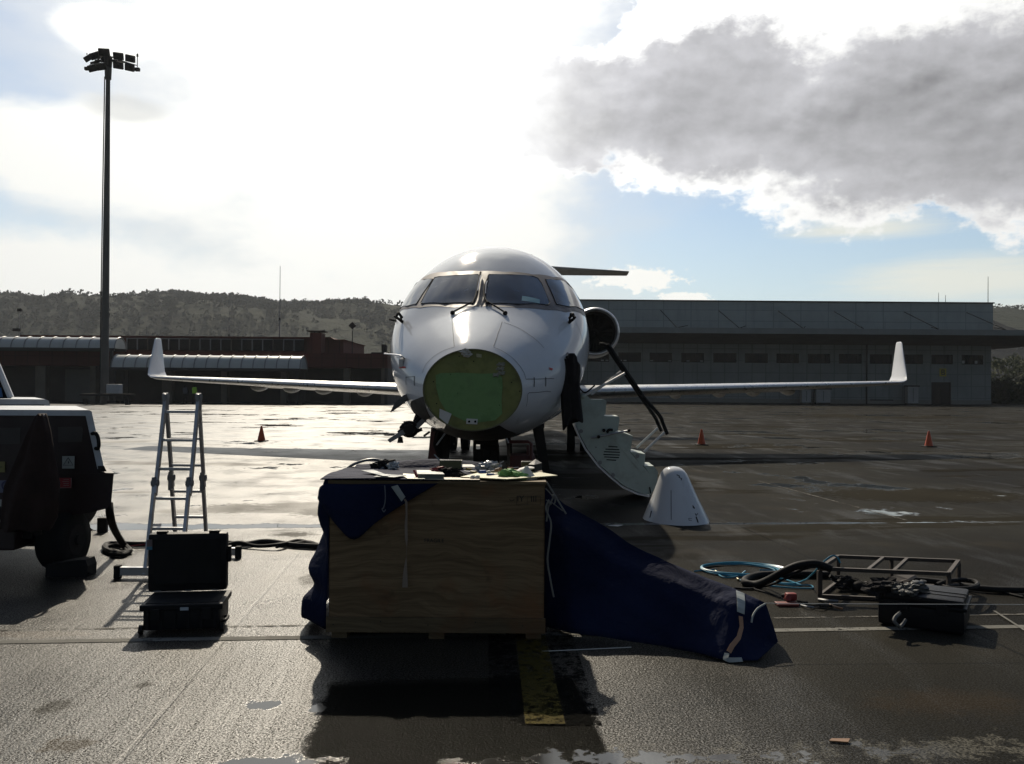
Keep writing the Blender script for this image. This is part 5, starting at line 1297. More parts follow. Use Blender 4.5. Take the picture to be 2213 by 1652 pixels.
tp_ = thing('tarpaulin', 'dark blue tarpaulin over the crate, draped to the ground on both sides', 'tarpaulin', (cy - .3, yF + .4, 0))
# left part: over the corner of the lid with a hanging triangle in front
zL = zT + .006
def C(px, py, D): return at(px, py, D)
fy = DC - .018
flap = [[C(690, 1072, fy + .05), C(700, 1048, fy), C(760, 1047, fy), C(830, 1046, fy), C(900, 1045.5, fy), C(948, 1045, fy)],
        [C(689, 1076, fy + .05), C(712, 1088, fy - .01), C(768, 1088, fy - .012), C(830, 1080, fy - .01), C(885, 1068, fy - .006), C(943, 1048, fy)],
        [C(690, 1079, fy + .05), C(722, 1112, fy - .01), C(770, 1124, fy - .014), C(822, 1108, fy - .01), C(870, 1084, fy - .006), C(938, 1051, fy)],
        [C(692, 1083, fy + .05), C(733, 1138, fy - .01), C(769, 1166, fy - .014), C(812, 1132, fy - .01), C(858, 1100, fy - .006), C(932, 1054, fy)]]
sheet(flap, M_tarp, 'front_flap', tp_, wob=.006, seed=2)
topr = [[Vector((xA - .05, fy, zL)), Vector((xA + .15, fy, zL + .004)), Vector((xA + .35, fy, zL + .004)), Vector((xA + .55, fy, zL)), Vector((xA + .69, fy, zL))],
        [Vector((xA - .03, fy + .2, zL + .02)), Vector((xA + .15, fy + .2, zL + .004)), Vector((xA + .38, fy + .2, zL + .01)), Vector((xA + .6, fy + .2, zL)), Vector((xA + .80, fy + .2, zL))],
        [Vector((xA - .02, fy + .5, zL + .01)), Vector((xA + .18, fy + .5, zL + .004)), Vector((xA + .42, fy + .5, zL + .004)), Vector((xA + .66, fy + .5, zL + .004)), Vector((xA + .95, fy + .5, zL + .0))],
        [Vector((xA - .02, fy + .66, zL + .01)), Vector((xA + .18, fy + .7, zL + .004)), Vector((xA + .42, fy + .72, zL + .004)), Vector((xA + .66, fy + .72, zL + .004)), Vector((xA + .98, fy + .72, zL + .0))],
        [Vector((xA + .03, fy + .74, zL + .01)), Vector((xA + .2, fy + .76, zL + .012)), Vector((xA + .45, fy + .78, zL + .03)), Vector((xA + .72, fy + .8, zL + .032)), Vector((xA + 1.05, fy + .8, zL + .015))],
        [Vector((xA + .04, fy + .84, zL + .01)), Vector((xA + .2, fy + .86, zL + .02)), Vector((xA + .45, fy + .88, zL + .04)), Vector((xA + .72, fy + .9, zL + .036)), Vector((xA + 1.08, fy + .88, zL + .015))],
        [Vector((xA + .02, fy + .92, .82)), Vector((xA + .2, fy + .94, .80)), Vector((xA + .45, fy + .96, .8)), Vector((xA + .72, fy + .96, .8)), Vector((xA + 1.08, fy + .94, .8))]]
sheet(topr, M_tarp, 'top_sheet', tp_, wob=.008, seed=5)
side = [[Vector((xA - .03, fy + .05, zL)), Vector((xA - .03, fy + .30, zL + .01)), Vector((xA - .02, fy + .6, zL + .01)), Vector((xA, fy + .9, zL))],
        [C(690, 1110, fy + .12), Vector((xA - .06, fy + .32, .86)), Vector((xA - .05, fy + .6, .86)), Vector((xA - .03, fy + .92, .86))],
        [C(706, 1160, fy + .25), Vector((xA - .08, fy + .38, .70)), Vector((xA - .07, fy + .65, .7)), Vector((xA - .05, fy + .95, .7))],
        [C(690, 1200, fy + .3), Vector((xA - .13, fy + .42, .56)), Vector((xA - .08, fy + .65, .55)), Vector((xA - .07, fy + .95, .55))],
        [C(672, 1232, fy + .28), Vector((xA - .16, fy + .42, .43)), Vector((xA - .12, fy + .7, .4)), Vector((xA - .1, fy + 1, .4))],
        [C(684, 1268, fy + .27), Vector((xA - .14, fy + .4, .30)), Vector((xA - .15, fy + .7, .28)), Vector((xA - .12, fy + 1, .28))],
        [C(661, 1296, fy + .22), Vector((xA - .2, fy + .4, .17)), Vector((xA - .16, fy + .7, .16)), Vector((xA - .14, fy + 1, .16))],
        [C(659, 1332, fy + .22), Vector((xA - .22, fy + .4, .03)), Vector((xA - .2, fy + .7, .02)), Vector((xA - .2, fy + 1, .02))]]
side = [[r_[0]] + [r_[0] * .0 + Vector((xA + .006 - .02 * (i / 7), DC + .02, r_[0].z - .03 * i / 7))] + r_[1:] for i, r_ in enumerate(side)]
side = [[r_[1], r_[0], r_[2], r_[3], r_[4]] for r_ in side]
sheet(side, M_tarp, 'side_drape', tp_, wob=.012, seed=8, sub=5)
# right part: long sheet from the crate down to the ground
rid = [(1172, 1050, 6.36), (1222, 1092, 6.2), (1290, 1127, 6.1), (1360, 1170, 5.95), (1440, 1212, 5.80), (1520, 1245, 5.66), (1600, 1275, 5.54), (1657, 1303, 5.46)]
mid = [(1172, 1150, 6.1), (1225, 1165, 5.98), (1290, 1190, 5.90), (1362, 1220, 5.8), (1440, 1250, 5.65), (1518, 1285, 5.50), (1594, 1310, 5.36), (1668, 1340, 5.40)]
md2 = [(1172, 1260, 6.0), (1230, 1270, 5.86), (1295, 1280, 5.78), (1366, 1300, 5.66), (1440, 1322, 5.52), (1512, 1348, 5.38), (1582, 1368, 5.24), (1678, 1366, 5.40)]
gr_ = [(1174, 1350), (1240, 1368), (1300, 1374), (1370, 1386), (1440, 1396), (1505, 1410), (1572, 1427), (1640, 1425)]
rows_ = [[at(*p) for p in rid], [at(*p) for p in mid], [at(*p) for p in md2], [gnd(*p, z=.012) for p in gr_]]
rows_[1][-1] = at(1672, 1345, 5.42); rows_[2][-1] = at(1684, 1386, 5.40)
back_ = [p + Vector((.06, .16, -.10)) for p in rows_[0]]; back2 = [Vector((p.x + .08, p.y + .32, max(.02, p.z * .25))) for p in rows_[0]]
so, bvt = sheet([back2, back_] + rows_, M_tarp, 'long_sheet', tp_, wob=.017, seed=11, sub=6, lin=True)
tri = [[at(1657, 1303, 5.46), at(1672, 1345, 5.42), at(1684, 1386, 5.40)], [at(1680, 1325, 5.60), at(1680, 1350, 5.55), at(1684, 1384, 5.45)]]
def strap(nm, pts, wd, m_, bv__, par, off=.006):
    L = []; N = 6
    for a_, b_ in zip(pts, pts[1:]):
        for j in range(N):
            px = a_[0] + (b_[0] - a_[0]) * j / N; py = a_[1] + (b_[1] - a_[1]) * j / N
            h, n_ = cast(px, py, bv__)
            if h is not None: L.append((h, n_ if n_.y < 0 else -n_))
    ring = []
    for i, (p, n_) in enumerate(L):
        t = (L[min(i + 1, len(L) - 1)][0] - L[max(i - 1, 0)][0]).normalized(); s_ = t.cross(n_).normalized() * wd / 2
        q = p + n_ * off; ring.append([q + s_, q - s_, q - s_ + n_ * .002, q + s_ + n_ * .002])
    if len(ring) > 1: return MB().rings(ring).build(nm, m_, par)
strap('reflective_strip', [(1601, 1277), (1603, 1300), (1602, 1330)], .055, M_tape, bvt, tp_)
strap('orange_strap', [(1602, 1332), (1604, 1355), (1598, 1378), (1584, 1396), (1576, 1412)], .030, M_tapeo, bvt, tp_)
strap('reflective_strip', [(1575, 1412), (1572, 1424), (1580, 1427), (1612, 1426)], .03, M_tape, bvt, tp_)
MB().tube([at(1657, 1304, 5.43), at(1640, 1315, 5.38), at(1630, 1330, 5.34), at(1627, 1345, 5.32)], .006, 6).build('loose_cord', M_tape, tp_)
q0 = at(1657, 1303, 5.44)
MB().tube([q0, at(1700, 1304, 5.44), at(2213, 1306.5, 5.5), at(2700, 1310, 5.7)], .0022, 5, False).build('guy_line', M_wht, org=q0, label='taut thin white cord stretched from the tarpaulin corner to the right', cat='cord')
# strap with white tape over the front of the flap
st_ = MB()
MB().prism([C(847, 1052, fy - .035), C(861, 1048, fy - .03), C(878, 1074, fy - .03), C(870, 1084, fy - .03)], (0, .002, 0)).build('tape_end', M_tape, tp_)
pts_ = [(874, 1078, 9, 0), (880, 1084, 5, 0), (881, 1110, 4, 1), (880, 1135, 6, 0), (881, 1165, 6, 1), (882, 1182, .6, 0), (881, 1205, .6, 0), (880, 1222, 6, 1), (879, 1245, 10, 0), (879, 1269, 12, 0)]
MB().rings([[C(px - w_ / 2, py, fy - .012), C(px + w_ / 2, py, fy - .012 - .006 * tw), C(px + w_ / 2, py, fy - .010 - .006 * tw), C(px - w_ / 2, py, fy - .010)] for px, py, w_, tw in pts_]).build('hanging_strap', mat('pale_strap', (.22, .17, .13), .8), tp_)
MB().tube([C(833, 1049, fy - .02), C(835, 1075, fy - .022), C(832, 1095, fy - .02), C(828, 1100, fy - .02), C(832, 1106, fy - .02), C(836, 1101, fy - .02)], .004, 5).build('tie_cord', mat('grey_cord', (.12, .13, .15), .8), tp_)
# white cords tied at the crate's right edge
M_cord = mat('cord_grey', (.15, .145, .13), .8)
xr_ = xB + .02
def cc(x, y, D=DC + .02): return C(*k3(x, y), D)
cd = thing('rope_knot', 'tangle of thin pale cords tied at the right edge of the crate', 'rope', (xr_, DC, .8))
MB().tube([cc(1760, 210), cc(1850, 300), cc(1960, 420), cc(2060, 480)], .004, 5).tube([cc(1790, 10), cc(1900, 180), cc(2060, 440), cc(2213, 700), cc(2400, 1000)], .006, 5).tube([cc(2010, 450), cc(1930, 620), cc(1850, 760), cc(1830, 900), cc(1790, 1229)], .006, 5).tube([cc(2050, 480), cc(2060, 600), cc(2020, 700)], .005, 5).tube([cc(1770, 560), cc(1950, 640), cc(2100, 750), cc(2300, 900)], .004, 5).build('cord', M_cord, cd)
MB().tube([C(1188, 1080, DC + .02), C(1182, 1100, DC + .0), C(1193, 1130, DC), C(1190, 1170, DC), C(1186, 1210, DC), C(1192, 1250, DC), C(1200, 1290, DC)], .006, 6).build('cord', M_cord, cd)
MB().ball(cc(2000, 440), .012, 2).ball(cc(1900, 670), .012, 2).build('knot', M_cord, cd)

# ------------------------------------------------------------------ things lying on the crate
zc0 = zT + .001
def T4(x, y):  # zoom pixels (780,1140 scale 3.353) -> 2213 scale
    return (780 + x / 3.353) * .85378, (1140 + y / 3.353) * .85378
def Tp(x, y, D): return at(*T4(x, y), D)
def onlid(x, D, z_=0): # point on lid below zoom column x at depth D
    px, _ = T4(x, 0); return Vector(((px - 1106.5) / 1879 * D, D, zc0 + z_))
def item(nm, lab, cat, org, group=None): return thing(nm, lab, cat, org, group)
M_tool = mat('tool_steel', (.25, .25, .25), .35, metal=.8); M_ply2 = mat('thin_board', (.34, .32, .17), .5, var=.12, vscale=5)
M_book = mat('book_grey', (.13, .14, .12), .6); M_blue = mat('blue_plastic', (.03, .07, .25), .4); M_yel2 = mat('yellow_handle', (.28, .20, .03), .5)
M_brown = mat('brown_handle', (.20, .10, .04), .5); M_rag = mat('green_rag', (.16, .34, .10), .8, var=.2, vscale=20); M_wr = mat('white_rag', (.62, .60, .55), .7); M_redt2 = mat('dull_red', (.20, .02, .02), .6)
# yellow-green board sticking out at the right corner
o = MB().prism([onlid(1300, 5.62, .012), onlid(1690, 5.50, .012), onlid(2122, 5.72, .016), onlid(1900, 6.05, .016), onlid(1500, 6.0, .012)], (0, 0, .006)).build('board', M_ply2, org=onlid(1700, 5.7), label='thin yellow-green board lying over the right corner of the crate top', cat='board')
o = MB().prism([onlid(1000, 5.515, .007), onlid(1462, 5.515, .007), onlid(1462, 5.60, .007), onlid(1160, 5.66, .007)], (0, 0, .004)).build('wood_strip', mat('pale_strip', (.40, .33, .22), .5), org=onlid(1200, 5.55), label='pale flat strip of wood at the front edge of the crate top', cat='wood strip')
# papers
b = MB()
for pts in ([(850, 262), (1000, 275), (985, 250), (880, 240)], [(520, 238), (760, 236), (900, 262), (850, 266), (640, 254)]):
    pass
o = MB().prism([onlid(455, 5.85, .03), onlid(640, 5.50, .030), onlid(700, 5.50, .030), onlid(560, 5.9, .03)], (0, 0, .003)).prism([onlid(560, 5.52, .022), onlid(740, 5.50, .022), onlid(840, 5.62, .022), onlid(640, 5.70, .022)], (0, 0, .003)).build('papers', mat('wet_paper', (.42, .42, .38), .25), org=onlid(640, 5.6), label='loose grey sheets of paper on the blue tarpaulin at the crate front', cat='papers')
MB().prism([onlid(850, 5.50, .012), onlid(1000, 5.50, .012), onlid(940, 5.78, .012), onlid(770, 5.85, .012)], (0, 0, .004)).build('paper_card', mat('cream_card', (.45, .45, .32), .4), org=onlid(900, 5.6), label='cream card left of the grey manual on the crate top', cat='card')
bk_ = item('manual', 'thick grey manual lying at the front of the crate top', 'book', onlid(1045, 5.6))
MB().prism([onlid(938, 5.56, .002), onlid(1158, 5.56, .002), onlid(1128, 5.8, .002), onlid(930, 5.8, .002)], (0, 0, .034)).build('pages', M_book, bk_)
MB().prism([onlid(934, 5.55, .037), onlid(1162, 5.55, .037), onlid(1130, 5.81, .037), onlid(926, 5.81, .037)], (0, 0, .004)).build('cover', mat('book_cover', (.30, .31, .27), .4), bk_)
MB().cyl(Tp(905, 172, 5.62), Tp(942, 240, 5.57), .008, .012, 8).build('screwdriver', M_redt2, org=onlid(930, 5.6), label='dark pointed tool leaning up beside the grey manual', cat='tool')
# dark cap-like bundle with red end
cp_ = item('work_gloves', 'dark bundled work gloves with a red cuff in the middle of the crate top', 'gloves', onlid(1200, 5.75))
crumple([Tp(1180, 195, 5.75), Tp(1215, 200, 5.75), Tp(1260, 225, 5.72)], .052, 4, M_cloth, 'glove', cp_, .9)
crumple([Tp(1125, 180, 5.74)], .036, 7, M_redt2, 'cuff', cp_, .9)
MB().tube([Tp(1240, 215, 5.7), Tp(1310, 235, 5.7), Tp(1370, 240, 5.68)], .016, 8).build('finger', M_cloth, cp_)
# hand tools
rnd = random.Random(12)
def tool(x0_, y0_, x1_, y1_, D, m1, lab, r_=.009, nm='screwdriver', cat='screwdriver'):
    a_, b_ = Tp(x0_, y0_, D), Tp(x1_, y1_, D + .08)
    for q in (a_, b_): q.z = max(q.z, zc0 + .02)
    o = item(nm, lab, cat, a_)
    MB().tube([a_, a_ + (b_ - a_) * .12, a_ + (b_ - a_) * .45], lambda t: r_ * (1.1 - .3 * t), 8).build('handle', m1, o, smooth=True)
    MB().cyl(a_ + (b_ - a_) * .45, b_, r_ * .35, n=6).build('shaft', M_tool, o)
tool(1430, 190, 1330, 180, 5.9, M_yel2, 'screwdriver with a yellow handle behind the work gloves')
tool(1640, 160, 1540, 200, 5.85, M_brown, 'screwdriver with a brown handle among the tools on the crate', .014)
tool(1700, 155, 1790, 145, 6.0, M_brown, 'thin brown handled tool at the back of the crate top')
tool(1600, 135, 1665, 92, 6.0, M_dark, 'black tool sticking up at the back of the crate top', .008)
tool(1530, 215, 1640, 205, 5.7, M_blue, 'blue handled tool beside the green rag', .013)
tool(1690, 115, 1730, 160, 6.05, M_dark, 'dark thin rod behind the green rag', .006)
tool(1350, 160, 1440, 195, 6.0, M_yel2, 'long yellow handled tool at the back of the crate near the gloves', .009)
crumple([Tp(1490, 140, 6.0), Tp(1530, 130, 6.02), Tp(1580, 135, 6.0)], .035, 14, mat('grey_plastic_bag', (.22, .23, .25), .35), 'plastic_bag', None, .8) if False else None
pb = item('plastic_bag', 'crumpled grey plastic bag at the back of the tool pile', 'plastic bag', onlid(1540, 6.0))
crumple([Tp(1490, 145, 6.0), Tp(1535, 138, 6.02), Tp(1585, 142, 6.0)], .038, 14, mat('grey_film', (.26, .27, .29), .3), 'bag', pb, .8)
pc = item('spray_bottle', 'small blue and white bottle in front of the plastic bag', 'bottle', onlid(1480, 5.85))
MB().cyl(Tp(1460, 195, 5.85), Tp(1510, 190, 5.87), .02, .018, 14).build('bottle', M_blue, pc, smooth=True); MB().cyl(Tp(1512, 190, 5.87), Tp(1545, 186, 5.89), .010, .014, 12).build('cap', M_wr, pc)
for k_, (x_, y_, x2_, y2_) in enumerate(((1385, 240, 1415, 222), (1425, 240, 1455, 222))):
    c_ = item('glove_tip', 'white rolled tissue at the front edge of the crate, ' + ('left one of the pair' if k_ == 0 else 'right one of the pair'), 'tissue', onlid(1400 + 40 * k_, 5.6))
    MB().tube([Tp(x_, y_, 5.58), Tp((x_ + x2_) / 2, (y_ + y2_) / 2 - 3, 5.58), Tp(x2_, y2_, 5.6)], lambda t: .013 * (1 - .6 * abs(t - .5)), 10).build('tissue', M_wr, c_, smooth=True)
rg_ = item('green_rag', 'crumpled light green net rag near the right corner of the crate top', 'rag', onlid(1740, 5.7))
crumple([Tp(1700, 220, 5.66), Tp(1745, 212, 5.68), Tp(1780, 225, 5.66)], .045, 21, M_rag, 'rag', rg_, .9)
wg_ = item('white_rag', 'bunched white cloth beside the green rag on the crate', 'rag', onlid(1860, 5.7))
MB().rings([[Tp(1860, 225, 5.68) + Vector((r_ * math.cos(a) * (1 + .2 * math.sin(3 * a)), r_ * math.sin(a) * .7, h_)) for a in [2 * math.pi * k / 20 for k in range(20)]] for r_, h_ in ((.075, -.035), (.07, -.02), (.045, .012), (.022, .045), (.008, .07))]).build('cloth', M_wr, wg_, smooth=True)
gl_ = item('white_glove', 'white folded glove lying on the back right corner of the crate', 'glove', onlid(1850, 5.95))
MB().rings([[Tp(x_, y_, 5.95) + Vector((0, .05 * math.cos(a), h_ * math.sin(a))) for a in [2 * math.pi * k / 12 for k in range(12)]] for x_, y_, h_ in ((1775, 178, .004), (1800, 172, .016), (1850, 160, .018), (1895, 152, .012), (1924, 147, .004))]).build('palm', M_wr, gl_, smooth=True)
for k_ in range(3): MB().tube([Tp(1800, 178, 5.93 - .02 * k_), Tp(1780, 182 + 3 * k_, 5.9 - .02 * k_)], .008, 6, False).build('finger', M_wr, gl_)
# open drawers / trays at the back
for (x0_, x1_, y_, lab) in ((1120, 1305, 90, 'olive tool tray with a bright edge at the back of the crate, left one'), (1815, 1922, 101, 'olive tool tray with a bright edge at the back of the crate, right one')):
    D_ = 6.22; a_, b_ = Tp(x0_, y_, D_), Tp(x1_, y_, D_)
    tr = item('tool_tray', lab, 'tray', (a_.x, D_, zc0), 'olive trays at the back of the crate')
    MB().mm((a_.x, D_, zc0), (b_.x, D_ + .008, a_.z)).mm((a_.x, D_ + .0081, zc0), (a_.x + .006, D_ + .1, a_.z)).mm((b_.x - .006, D_ + .0081, zc0), (b_.x, D_ + .1, a_.z)).mm((a_.x, D_ + .1001, zc0), (b_.x, D_ + .108, a_.z)).mm((a_.x + .0061, D_ + .0081, zc0), (b_.x - .0061, D_ + .1, zc0 + .01)).build('tray', mat('olive_tray', (.09, .085, .03), .5), tr)
    MB().mm((a_.x, D_ - .002, a_.z + .0005), (b_.x, D_ + .012, a_.z + .006)).build('rim', M_tool, tr)
    if x0_ < 1500: MB().tube([a_ + Vector((0, 0, .003)), Tp(1075, 35, D_)], .005, 5, False).build('handle', M_tool, tr)
MB().prism([onlid(1875, 5.98, .02), onlid(1925, 5.95, .02), onlid(1990, 6.1, .02), onlid(1935, 6.2, .04)], (0, 0, .05)).build('black_pouch', M_blackp, org=onlid(1930, 6.0), label='small black pouch on the back right corner of the crate top', cat='pouch')
MB().prism([Tp(1308, 128, 6.25), Tp(1395, 128, 6.25), Tp(1420, 142, 6.2), Tp(1308, 142, 6.2)], (0, .02, .006)).build('white_card', M_wr, org=onlid(1360, 6.2), label='white card on the tarpaulin behind the glove bundle', cat='card')
# cable coil and hose on the far left of the crate
hs = item('hose_coil', 'grey hose bent in an arch with crumpled foil on the blue tarpaulin', 'hose', onlid(500, 6.2))
MB().tube([Tp(318, 188, 6.25), Tp(345, 150, 6.25), Tp(400, 115, 6.25), Tp(480, 88, 6.25), Tp(560, 78, 6.27), Tp(640, 92, 6.3)], .010, 8).tube([Tp(350, 180, 6.2), Tp(450, 178, 6.2), Tp(600, 175, 6.2), Tp(650, 150, 6.2)], .012, 8).build('hose', M_steel, hs, smooth=True)
crumple([Tp(640, 130, 6.25), Tp(680, 120, 6.25), Tp(600, 150, 6.25)], .04, 31, M_dark, 'valve', hs, .8)
crumple([Tp(740, 125, 6.2), Tp(715, 140, 6.2)], .026, 33, mat('foil', (.5, .5, .48), .3, metal=.6), 'foil', hs, .8)
MB().prism([Tp(525, 115, 6.22), Tp(590, 120, 6.22), Tp(545, 165, 6.22)], (0, .02, 0)).build('fin', M_dark, hs)

# ------------------------------------------------------------------ aluminium ladder
def L2(x, y, D): return at((x / 2.36) * .85378, (940 + y / 2.36) * .85378, D)
lad = thing('step_ladder', 'folding aluminium ladder standing open behind the black case', 'ladder', (-2.92, 7.7, 0))
tops = [L2(991, 150, 7.7), L2(1188, 152, 7.7)]
fF = [Vector((-3.035, 7.25, 0)), Vector((-2.735, 7.25, 0))]; fB = [Vector((-3.115, 8.15, 0)), Vector((-2.83, 8.15, 0))]
zt_ = tops[0].z
def lp(f, t_, z_): k_ = z_ / zt_; return f + (t_ - f) * k_ + Vector((0, 0, z_ - (f + (t_ - f) * k_).z))
for side_, ft in (('front', fF), ('back', fB)):
    for i in (0, 1):
        f_, t_ = ft[i], tops[i]; sgy = -1 if side_ == 'front' else 1
        zm = .74
        b = MB()
        for z0_, z1_, dx in ((.03, zm + .06, -.012 if i == 0 or True else 0), (zm - .06, zt_ - .03, 0)):
            a_ = lp(f_, t_, z0_) + Vector((dx * .8, sgy * .006 if z0_ < .5 else 0, 0)); c_ = lp(f_, t_, z1_) + Vector((dx * .8, sgy * .006 if z0_ < .5 else 0, 0))
            ax = (c_ - a_); Rm = ax.to_track_quat('Z', 'Y').to_matrix()
            b.box((a_ + c_) / 2, (.026, .055, ax.length), Rm, bevel=.003)
        b.build('rail', M_alu, lad)
        h_ = lp(f_, t_, zm)
        MB().box(h_ + Vector((-.012, 0, 0)), (.030, .07, .17), bevel=.01).cyl(h_ + Vector((-.035, 0, .03)), h_ + Vector((.02, 0, .03)), .03, n=14).build('hinge', M_steel, lad)
    for k_ in range(6):
        z_ = .245 * (k_ + .62) if side_ == 'front' else .245 * (k_ + .62)
        if z_ > zt_ - .1: continue
        a_, c_ = lp(ft[0], tops[0], z_), lp(ft[1], tops[1], z_)
        MB().box((a_ + c_) / 2, ((c_ - a_).length - .022, .03, .024), bevel=.003).build('rung', M_alu, lad)
for t_ in tops: MB().box(t_ + Vector((0, 0, -.05)), (.034, .085, .15), bevel=.014).cyl(t_ + Vector((-.022, 0, 0)), t_ + Vector((.022, 0, 0)), .032, n=16).build('top_hinge', M_steel, lad)
for f_, x0_, x1_ in ((fF, -3.27, -2.5), (fB, -3.3, -2.55)):
    y_ = f_[0].y
    st = MB().box(((x0_ + x1_) / 2, y_, .06), (x1_ - x0_, .04, .07), bevel=.004).build('stabiliser_bar', M_alu, lad)
    for x_ in (x0_, x1_): MB().box((x_, y_, .055), (.05, .06, .11), bevel=.008).build('end_cap', M_black, st)

# ------------------------------------------------------------------ open black hard case
case = thing('hard_case', 'open black hard case standing on the ground before the ladder, lid upright', 'case', (at(306, 1375, 5.60).x, 5.60, 0))
case.rotation_euler = (0, 0, R(9))
xc0, xc1 = at(306, 1375, 5.60).x, at(479, 1375, 5.60).x; yc0, yc1 = 5.60, 5.97
b = MB(); b.mm((xc0 + .018, yc0 + .01, .02), (xc1 - .018, yc1, .172), bevel=.022)
bo = b.build('shell', M_blackp, case, smooth=True, angle=30)
MB().mm((xc0, yc0 - .005, .150), (xc1, yc1 + .005, .19), bevel=.009).build('rim', M_blackp, case)
MB().mm((xc0 + .03, yc0 + .03, .186), (xc1 - .03, yc1 - .03, .194), bevel=.002).build('foam', M_black, case)
for i in range(6):
    x_ = xc0 + .05 + i * (xc1 - xc0 - .1) / 5; MB().mm((x_ - .010, yc0 + .001, .03), (x_ + .010, yc0 + .012, .148), bevel=.003).build('rib', M_blackp, case)
for x_ in (xc0 + .10, xc1 - .10): MB().mm((x_ - .03, yc0 - .018, .09), (x_ + .03, yc0 - .003, .165), bevel=.004).build('latch', M_blackp, case)
MB().mm(((xc0 + xc1) / 2 - .005, yc0 - .0095, .152), ((xc0 + xc1) / 2 + .047, yc0 - .0065, .172)).build('white_label', mat('label_pale', (.38, .42, .45), .5), case)
for x_ in (xc0 + .005, xc1 - .005): MB().cyl((x_ - .012, yc0 + .03, .028), (x_ + .012, yc0 + .03, .028), .028, n=14).build('wheel', M_blackp, case)
MB().tube([(xc1 - .015, yc0 + .05, .06), (xc1 + .012, yc0 + .05, .065), (xc1 + .012, yc0 + .16, .065), (xc1 - .015, yc0 + .16, .06)], .009, 6).build('handle', M_blackp, case)
lx0, lx1 = xc0 - .045, xc1 - .035
lz1 = at(400, 1152, 6.0).z
ld = MB().mm((lx0, 5.975, .186), (lx1, 6.065, lz1), bevel=.028).build('lid', M_blackp, case, smooth=True, angle=30)
MB().mm((lx0 + .04, 5.968, .24), (lx1 - .04, 5.9745, lz1 - .04), bevel=.003).build('lid_foam', M_black, ld)
for x_ in (lx0 + .09, lx1 - .09): MB().mm((x_ - .035, 5.985, lz1 - .004), (x_ + .035, 6.035, lz1 + .014), bevel=.005).build('latch', M_blackp, ld)
for x_ in (lx0 + .04, (lx0 + lx1) / 2 - .02, lx1 - .1): MB().mm((x_, 5.98, .188), (x_ + .05, 6.0, .212), bevel=.003).build('hinge', M_steel, ld)
MB().mm((lx1 - .002, 6.0, lz1 - .21), (lx1 + .022, 6.04, lz1 - .10), bevel=.006).build('lid_bumper', M_blackp, ld)
sx_ = at(345, 1177, 5.96)
MB().mm((sx_.x - .018, 5.9655, sx_.z - .012), (sx_.x + .018, 5.9675, sx_.z + .035)).build('sticker', mat('sticker_grey', (.13, .10, .10), .5), ld)
MB().mm((sx_.x - .018, 5.9650, sx_.z - .034), (sx_.x + .018, 5.9675, sx_.z - .0125)).build('sticker_blue', mat('sticker_blue', (.05, .16, .24), .5), ld)

# ------------------------------------------------------------------ ground power unit on the left
def V2(x, y, D): return at((x / 3.303) * .85378, (960 + y / 3.303) * .85378, D)
M_gpu = mat('dark_maroon_paint', (0.022, 0.010, 0.009), .5, var=.25, dirt=(.015, .012, .01), dscale=3)
M_gwh = mat('gpu_white', (.50, .52, .54), .4, var=.06, dirt=(.25, .24, .22), dscale=4, damt=.4)
DG = 7.55
gpu = thing('ground_power_unit', 'dark wheeled ground power unit with a white roof, cut off by the left edge', 'ground power unit', (-4.6, DG + .6, 0))
dep = Vector((-0.86, 1.5, 0))
def G2(x, y, dy=0.0): return V2(x, y, DG + dy)
body = [G2(-420, 300), G2(718, 306), G2(780, 500), (G2(830, 765)), G2(878, 782), G2(960, 784), G2(940, 1040), G2(905, 1080), G2(750, 1118), G2(535, 1140), G2(530, 1185), G2(400, 1200), G2(320, 1240), G2(-420, 1240)]
MB().prism(body, dep * .98).build('body', M_gpu, gpu)
roof = [G2(-430, 252, -.02), G2(745, 258, -.02), G2(768, 268, -.02), G2(880, 750, -.02), G2(823, 750, -.02), G2(720, 306, -.02), G2(-430, 300, -.02)]
MB().prism(roof, dep * 1.02).build('roof', M_gwh, gpu)
MB().prism([G2(825, 725, -.03), G2(878, 725, -.03), G2(900, 770, -.03), G2(830, 770, -.03)], dep * .3).build('catch', M_dark, gpu)
MB().tube([G2(775, 455, -.03), G2(800, 450, -.07), G2(822, 480, -.07), G2(832, 545, -.07), G2(825, 578, -.05), G2(805, 578, -.03)], .016, 8).build('handle', M_black, gpu, smooth=True)
MB().prism([G2(490, 400, -.004), G2(690, 395, -.004), G2(700, 420, -.004), G2(690, 522, -.004), G2(490, 528, -.004)], (0, .003, 0)).build('window', mat('dim_panel', (.045, .038, .034), .6), gpu)
MB().prism([G2(-300, 410, -.004), G2(180, 405, -.004), G2(170, 540, -.004), G2(-300, 550, -.004)], (0, .003, 0)).build('window', mat('dim_panel2', (.045, .038, .034), .6), gpu)
MB().prism([G2(500, 785, -.006), G2(958, 790, -.006), G2(957, 812, -.006), G2(500, 808, -.006)], (0, .004, 0)).build('trim_rail', M_gpu, gpu)
def sign2(nm, x0_, y0_, x1_, y1_, m_, off=-.012, **kw):
    return MB().prism([G2(x0_, y0_, off), G2(x1_, y0_, off), G2(x1_, y1_, off), G2(x0_, y1_, off)], (0, .004, 0)).build(nm, m_, gpu)
M_sgn = mat('sign_white', (.36, .38, .35), .5, var=.06); M_sgnr = mat('sign_red', (.30, .03, .035), .5); M_sgny = mat('sign_yellow', (.20, .18, .06), .5); M_sgnb = mat('sign_pale_blue', (.13, .14, .20), .5)
s1 = sign2('warning_sign', 527, 643, 628, 746, M_sgn)
tri_ = [(577, 655), (618, 720), (536, 720)]
MB().tube([G2(*p, -.0145) for p in tri_ + tri_[:1]], .0022, 5, False).build('triangle', M_ink, s1)
